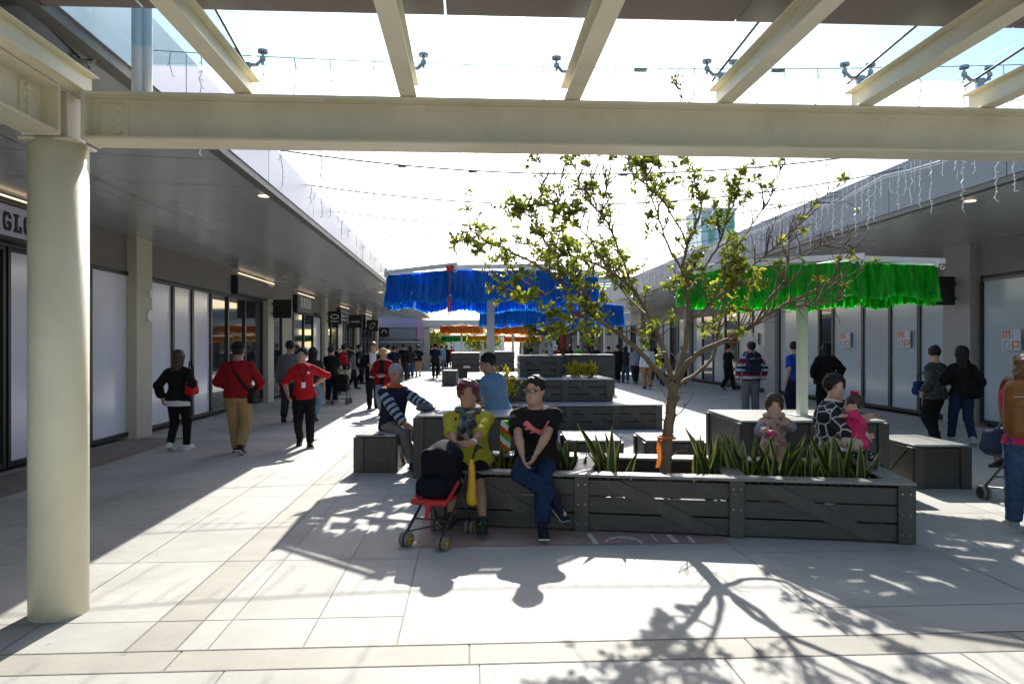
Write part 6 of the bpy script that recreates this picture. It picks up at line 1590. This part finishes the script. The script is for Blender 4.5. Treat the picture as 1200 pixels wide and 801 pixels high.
# ------------------------------------------------------------------ things on the table
def flat_thing(name, label, px, py, z, w, d_, h, m, rz, cat, tilt=0.0):
    c = G(px, py, z); rt = empty(name, (c.x, c.y, z), rz, label, cat); mb = MB(); mb.b2(-w / 2, w / 2, -d_ / 2, d_ / 2, 0.002, h, bev=.002); mb.build('cover', m, rt, world=False); return rt
b = flat_thing('booklet', 'open white spiral bound booklet lying on the left table', 532, 483, .762, .42, .30, .012, M['letter_white'], R(-6), 'booklet')
mb = MB()
for k in range(9): mb.tube([Vector((-.21, -.13 + .032 * k, .012 + .012 * math.sin(t) )) + Vector((.012 * math.cos(t), 0, 0)) for t in [2 * math.pi * q_ / 8 for q_ in range(9)]], .002, 4)
mb.build('spiral', M['rod'], b, world=False); mb = MB(); mb.b2(-.15, .05, -.1, -.02, .0125, .0135); mb.b2(-.13, .12, .04, .09, .0125, .0135); mb.build('printed_patch', M['blue_s'], b, world=False)
b = flat_thing('leaflet', 'small blue grey leaflet under the hand of the striped sleeve man', 520, 488, .762, .2, .14, .006, M['greyblue'], R(12), 'leaflet')
l = P(496, 405, 9.5); F = Field(); F.el((l.x, l.y, .815), (.085, .075, .055)); F.el((l.x + .03, l.y, .80), (.1, .08, .035)); tag(solid('bag_bundle', F, .009, [M['grey']], None, True, wr=.004, wf=40), 'small grey cloth bundle on the table edge beside striped sleeves', 'bundle')
c = G(444, 510, .48); mb = MB(); mb.box((c.x, c.y, .489), (.14, .05, .014), bev=.004); mb.box((c.x + .01, c.y + .01, .499), (.05, .03, .006), bev=.002); tag(mb.build('phone', M['sign_black']), 'small black phone lying on the crate seat behind the striped sleeve man', 'phone')
l = P(592, 405, 7.7); F = Field(); F.bx((l.x, l.y - .03, .665), (.05, .07, .165), None, .03); o_ = solid('cloth_bag', F, .01, [M['orange'], M['letter_white'], M['green']], None, True, wr=.005, wf=40, paint=lambda c: (((c[:, 2] + c[:, 0] * .8) / .055).astype(int) % 3)); tag(o_, 'orange, white and green striped bag between the two seated people', 'bag')
# ------------------------------------------------------------------ strollers
M['hub'] = mat('hub_yellow', (.62, .40, .02), .4, var=.05); M['tyre'] = mat('tyre', (.16, .155, .15), .7, var=.1); M['tube_black'] = mat('tube_black', (.02, .02, .022), .35, var=.1); M['st_red'] = mat('stroller_red', (.42, .015, .02), .6, var=.1); M['st_navy'] = mat('stroller_navy', (.006, .007, .013), .85, var=.4, scale=20, bump=.3, bscale=90, spec=.15); M['bag_yellow'] = mat('bag_yellow', (.62, .34, .01), .55, var=.12)
def wheel_pair(rt, c, ax, r, gap, hubm):
    for s in (-1, 1):
        p = Vector(c) + ax * (s * gap / 2); w = MB(); n = 20; u = ax.orthogonal().normalized() if abs(ax.z) > .9 else ax.cross(Vector((0, 0, 1))).normalized(); v = Vector((0, 0, 1))
        for i in range(n):
            a, b = 2 * math.pi * i / n, 2 * math.pi * (i + 1) / n
            ring = []
            for t in (a, b): ring.append([p + (u * math.cos(t) + v * math.sin(t)) * rr_ + ax * o for rr_, o in ((r * .72, -.014), (r * .92, -.016), (r, -.008), (r, .008), (r * .92, .016), (r * .72, .014))])
            for k in range(5): w.quad(ring[0][k], ring[1][k], ring[1][k + 1], ring[0][k + 1])
        wo_ = w.build('wheel', M['tyre'], rt, smooth=False)
        h = MB(); h.disc(p, ax, r * .73, .02, 20); h.disc(p, ax, r * .22, .034, 12); h.build('rim', hubm, wo_)
        h = MB()
        for k in range(5):
            t = 2 * math.pi * k / 5; h.disc(p + (u * math.cos(t) + v * math.sin(t)) * r * .48, ax, r * .11, .024, 8)
        h.build('rim_slot', M['tube_black'], wo_)
def stroller(label, fl, fr, bl, br, handle, hood=True, hubm=None, seatm=None, hoodm=None, r=.075, bagged=False):
    fl, fr, bl, br = map(Vector, (fl, fr, bl, br)); c = (fl + fr + bl + br) / 4; rt = empty('stroller', (c.x, c.y, 0), 0, label, 'stroller')
    ax = (fr - fl).normalized(); bk = ((bl + br) / 2 - (fl + fr) / 2); D = bk.length; bk.normalize(); up = Vector((0, 0, 1)); Wd = (fr - fl).length
    for q in (fl, fr): q.z = r
    for q in (bl, br): q.z = r
    hm = hubm or M['hub']
    for q in (fl, fr, bl, br): wheel_pair(rt, q, ax, r, .05, hm)
    hand = Vector(handle); hz = hand.z
    mb = MB(); lefts = []
    for f_, b_, s in ((fl, bl, -1), (fr, br, 1)):
        hp__ = hand + ax * (s * Wd * .42)
        k = f_ + up * .05; mid = f_.lerp(hp__, .45)
        mb.tube([f_ + up * .0, k, mid, hp__], [.012, .012, .011, .011], 8)
        mb.tube([b_, b_ + up * .05, f_.lerp(hp__, .52)], .011, 8)
        g = hp__ - bk * -.02; mb.tube([hp__, hp__ + up * .03 + bk * .05, hp__ + up * .02 + bk * .12], [.016, .02, .018], 8)
        lefts.append((f_, b_, hp__))
    mb.tube([fl.lerp(lefts[0][2], .22), fr.lerp(lefts[1][2], .22)], .008, 6); mb.tube([bl + up * .06, br + up * .06], .009, 6); mb.tube([fl + up * .06, br + up * .08], .007, 6); mb.tube([fr + up * .06, bl + up * .08], .007, 6)
    mb.build('frame', M['tube_black'], rt, smooth=True)
    sc = (fl + fr) / 2 + bk * D * .38; Ms = np.stack([npv(ax), npv(bk), npv(up)], 1)
    F = Field(); F.bx(sc + up * .30, (Wd * .46, .15, .014), Ms, .012); F.bx(sc - bk * .13 + up * .285, (Wd * .47, .02, .018), Ms, .012, .02)
    for s in (-1, 1): F.rc(sc + ax * (s * Wd * .46) - bk * .12 + up * .29, sc + ax * (s * Wd * .46) + bk * .10 + up * .42, .015, .018, .02)
    F.rc(sc - bk * .14 + up * .27, sc - bk * .17 + up * .17, .022, .016, .02)
    solid('seat', F, .011, [seatm or M['st_red']], rt, True)
    if hood:
        F = Field(); F.bx(sc + bk * .10 + up * .51, (Wd * .43, .13, .17), Ms, .06, .03); F.el(sc + bk * .17 + up * .64, (Wd * .42, .14, .11), Ms, .05)
        F.bx(sc + bk * .02 + up * .39, (Wd * .43, .15, .08), Ms, .05, .05)
        solid('hood', F, .012, [hoodm or M['st_navy']], rt, True, wr=.011, wf=19)
    return rt
d_ = lambda px, py: G(px, py)
rt = stroller('dark navy stroller with red seat edge and yellow wheel hubs in front of the woman', G(476, 640), G(519, 645), G(512, 621.5), G(551, 625), P(540, 527, 6.42), r=.058)
q = P(553, 543, 6.14); F = Field(); F.rc(q - Vector((0, 0, .02)), q - Vector((.003, 0, .30)), .026, .042, .01); F.rc(q + Vector((-.004, 0, .03)), q - Vector((0, 0, .03)), .012, .026, .01); F.el(q - Vector((0, 0, .32)), (.044, .035, .03))
o_ = solid('folded_umbrella', F, .008, [M['bag_yellow']], None, True, wr=.003, wf=30); tag(o_, 'slim yellow cover hanging from the navy stroller handle', 'umbrella cover')
dv = Vector((0, 0, 0)); p = G(398, 474); stroller('dark stroller pushed past the left shop fronts', p + Vector((-.2, 0, 0)), p + Vector((.2, 0, 0)), p + Vector((-.22, .5, 0)), p + Vector((.22, .5, 0)), p + Vector((-.1, .7, .98)), hubm=M['tube_black'], seatm=M['charcoal'], hoodm=M['black'])
p = P(1217, 405, 7.2); p.z = 0; p = p + Vector((.05, .25, 0)); stroller('dark stroller at the right edge in front of the person with curly hair', p + Vector((-.22, .28, 0)), p + Vector((.22, .28, 0)), p + Vector((-.24, -.22, 0)), p + Vector((.24, -.22, 0)), p + Vector((0, -.42, .92)), hubm=M['tube_black'], seatm=M['charcoal'], hoodm=M['black'])
# ------------------------------------------------------------------ light, sky, camera
EL, AZ = R(33.5), R(6.5)                                # the sun stands at the far end of the mall, a little to the right
sd = Vector((math.sin(AZ) * math.cos(EL), math.cos(AZ) * math.cos(EL), math.sin(EL)))
su = bpy.data.lights.new('sun', 'SUN'); su.energy = 5.0; su.angle = R(.53); su.color = (1.0, .95, .87)
so = bpy.data.objects.new('sun', su); so.rotation_euler = (-sd).to_track_quat('-Z', 'Y').to_euler(); so.location = (0, 0, 30); COL.objects.link(so)
w = bpy.data.worlds.new('World'); SC.world = w; w.use_nodes = True; nt = w.node_tree
bg = nt.nodes['Background']; sky = nt.nodes.new('ShaderNodeTexSky'); sky.sky_type = 'NISHITA'; sky.sun_disc = False; sky.sun_elevation = EL; sky.sun_rotation = AZ
sky.air_density = 1.0; sky.dust_density = 1.6; sky.ozone_density = 1.0; sky.altitude = 10
nt.links.new(sky.outputs[0], bg.inputs[0]); bg.inputs[1].default_value = .14
cam = bpy.data.cameras.new('camera'); cam.sensor_width = 36; cam.lens = 36 * FPX / 1200; cam.shift_y = (HY - 400.5) / 1200; cam.clip_start = .05; cam.clip_end = 3000
co = bpy.data.objects.new('camera', cam); co.location = (0, 0, EYE); co.rotation_euler = (R(90), 0, -TH); COL.objects.link(co); SC.camera = co
SC.view_settings.view_transform = 'Standard'; SC.view_settings.look = 'None'; SC.view_settings.exposure = EXPOSURE; SC.view_settings.gamma = 1; SC.view_settings.use_curve_mapping = False
SC.render.engine = 'CYCLES'; SC.cycles.max_bounces = 10; SC.cycles.transparent_max_bounces = 24; SC.cycles.diffuse_bounces = 5; SC.cycles.glossy_bounces = 4
SC.cycles.use_denoising = True; SC.cycles.sample_clamp_indirect = 6
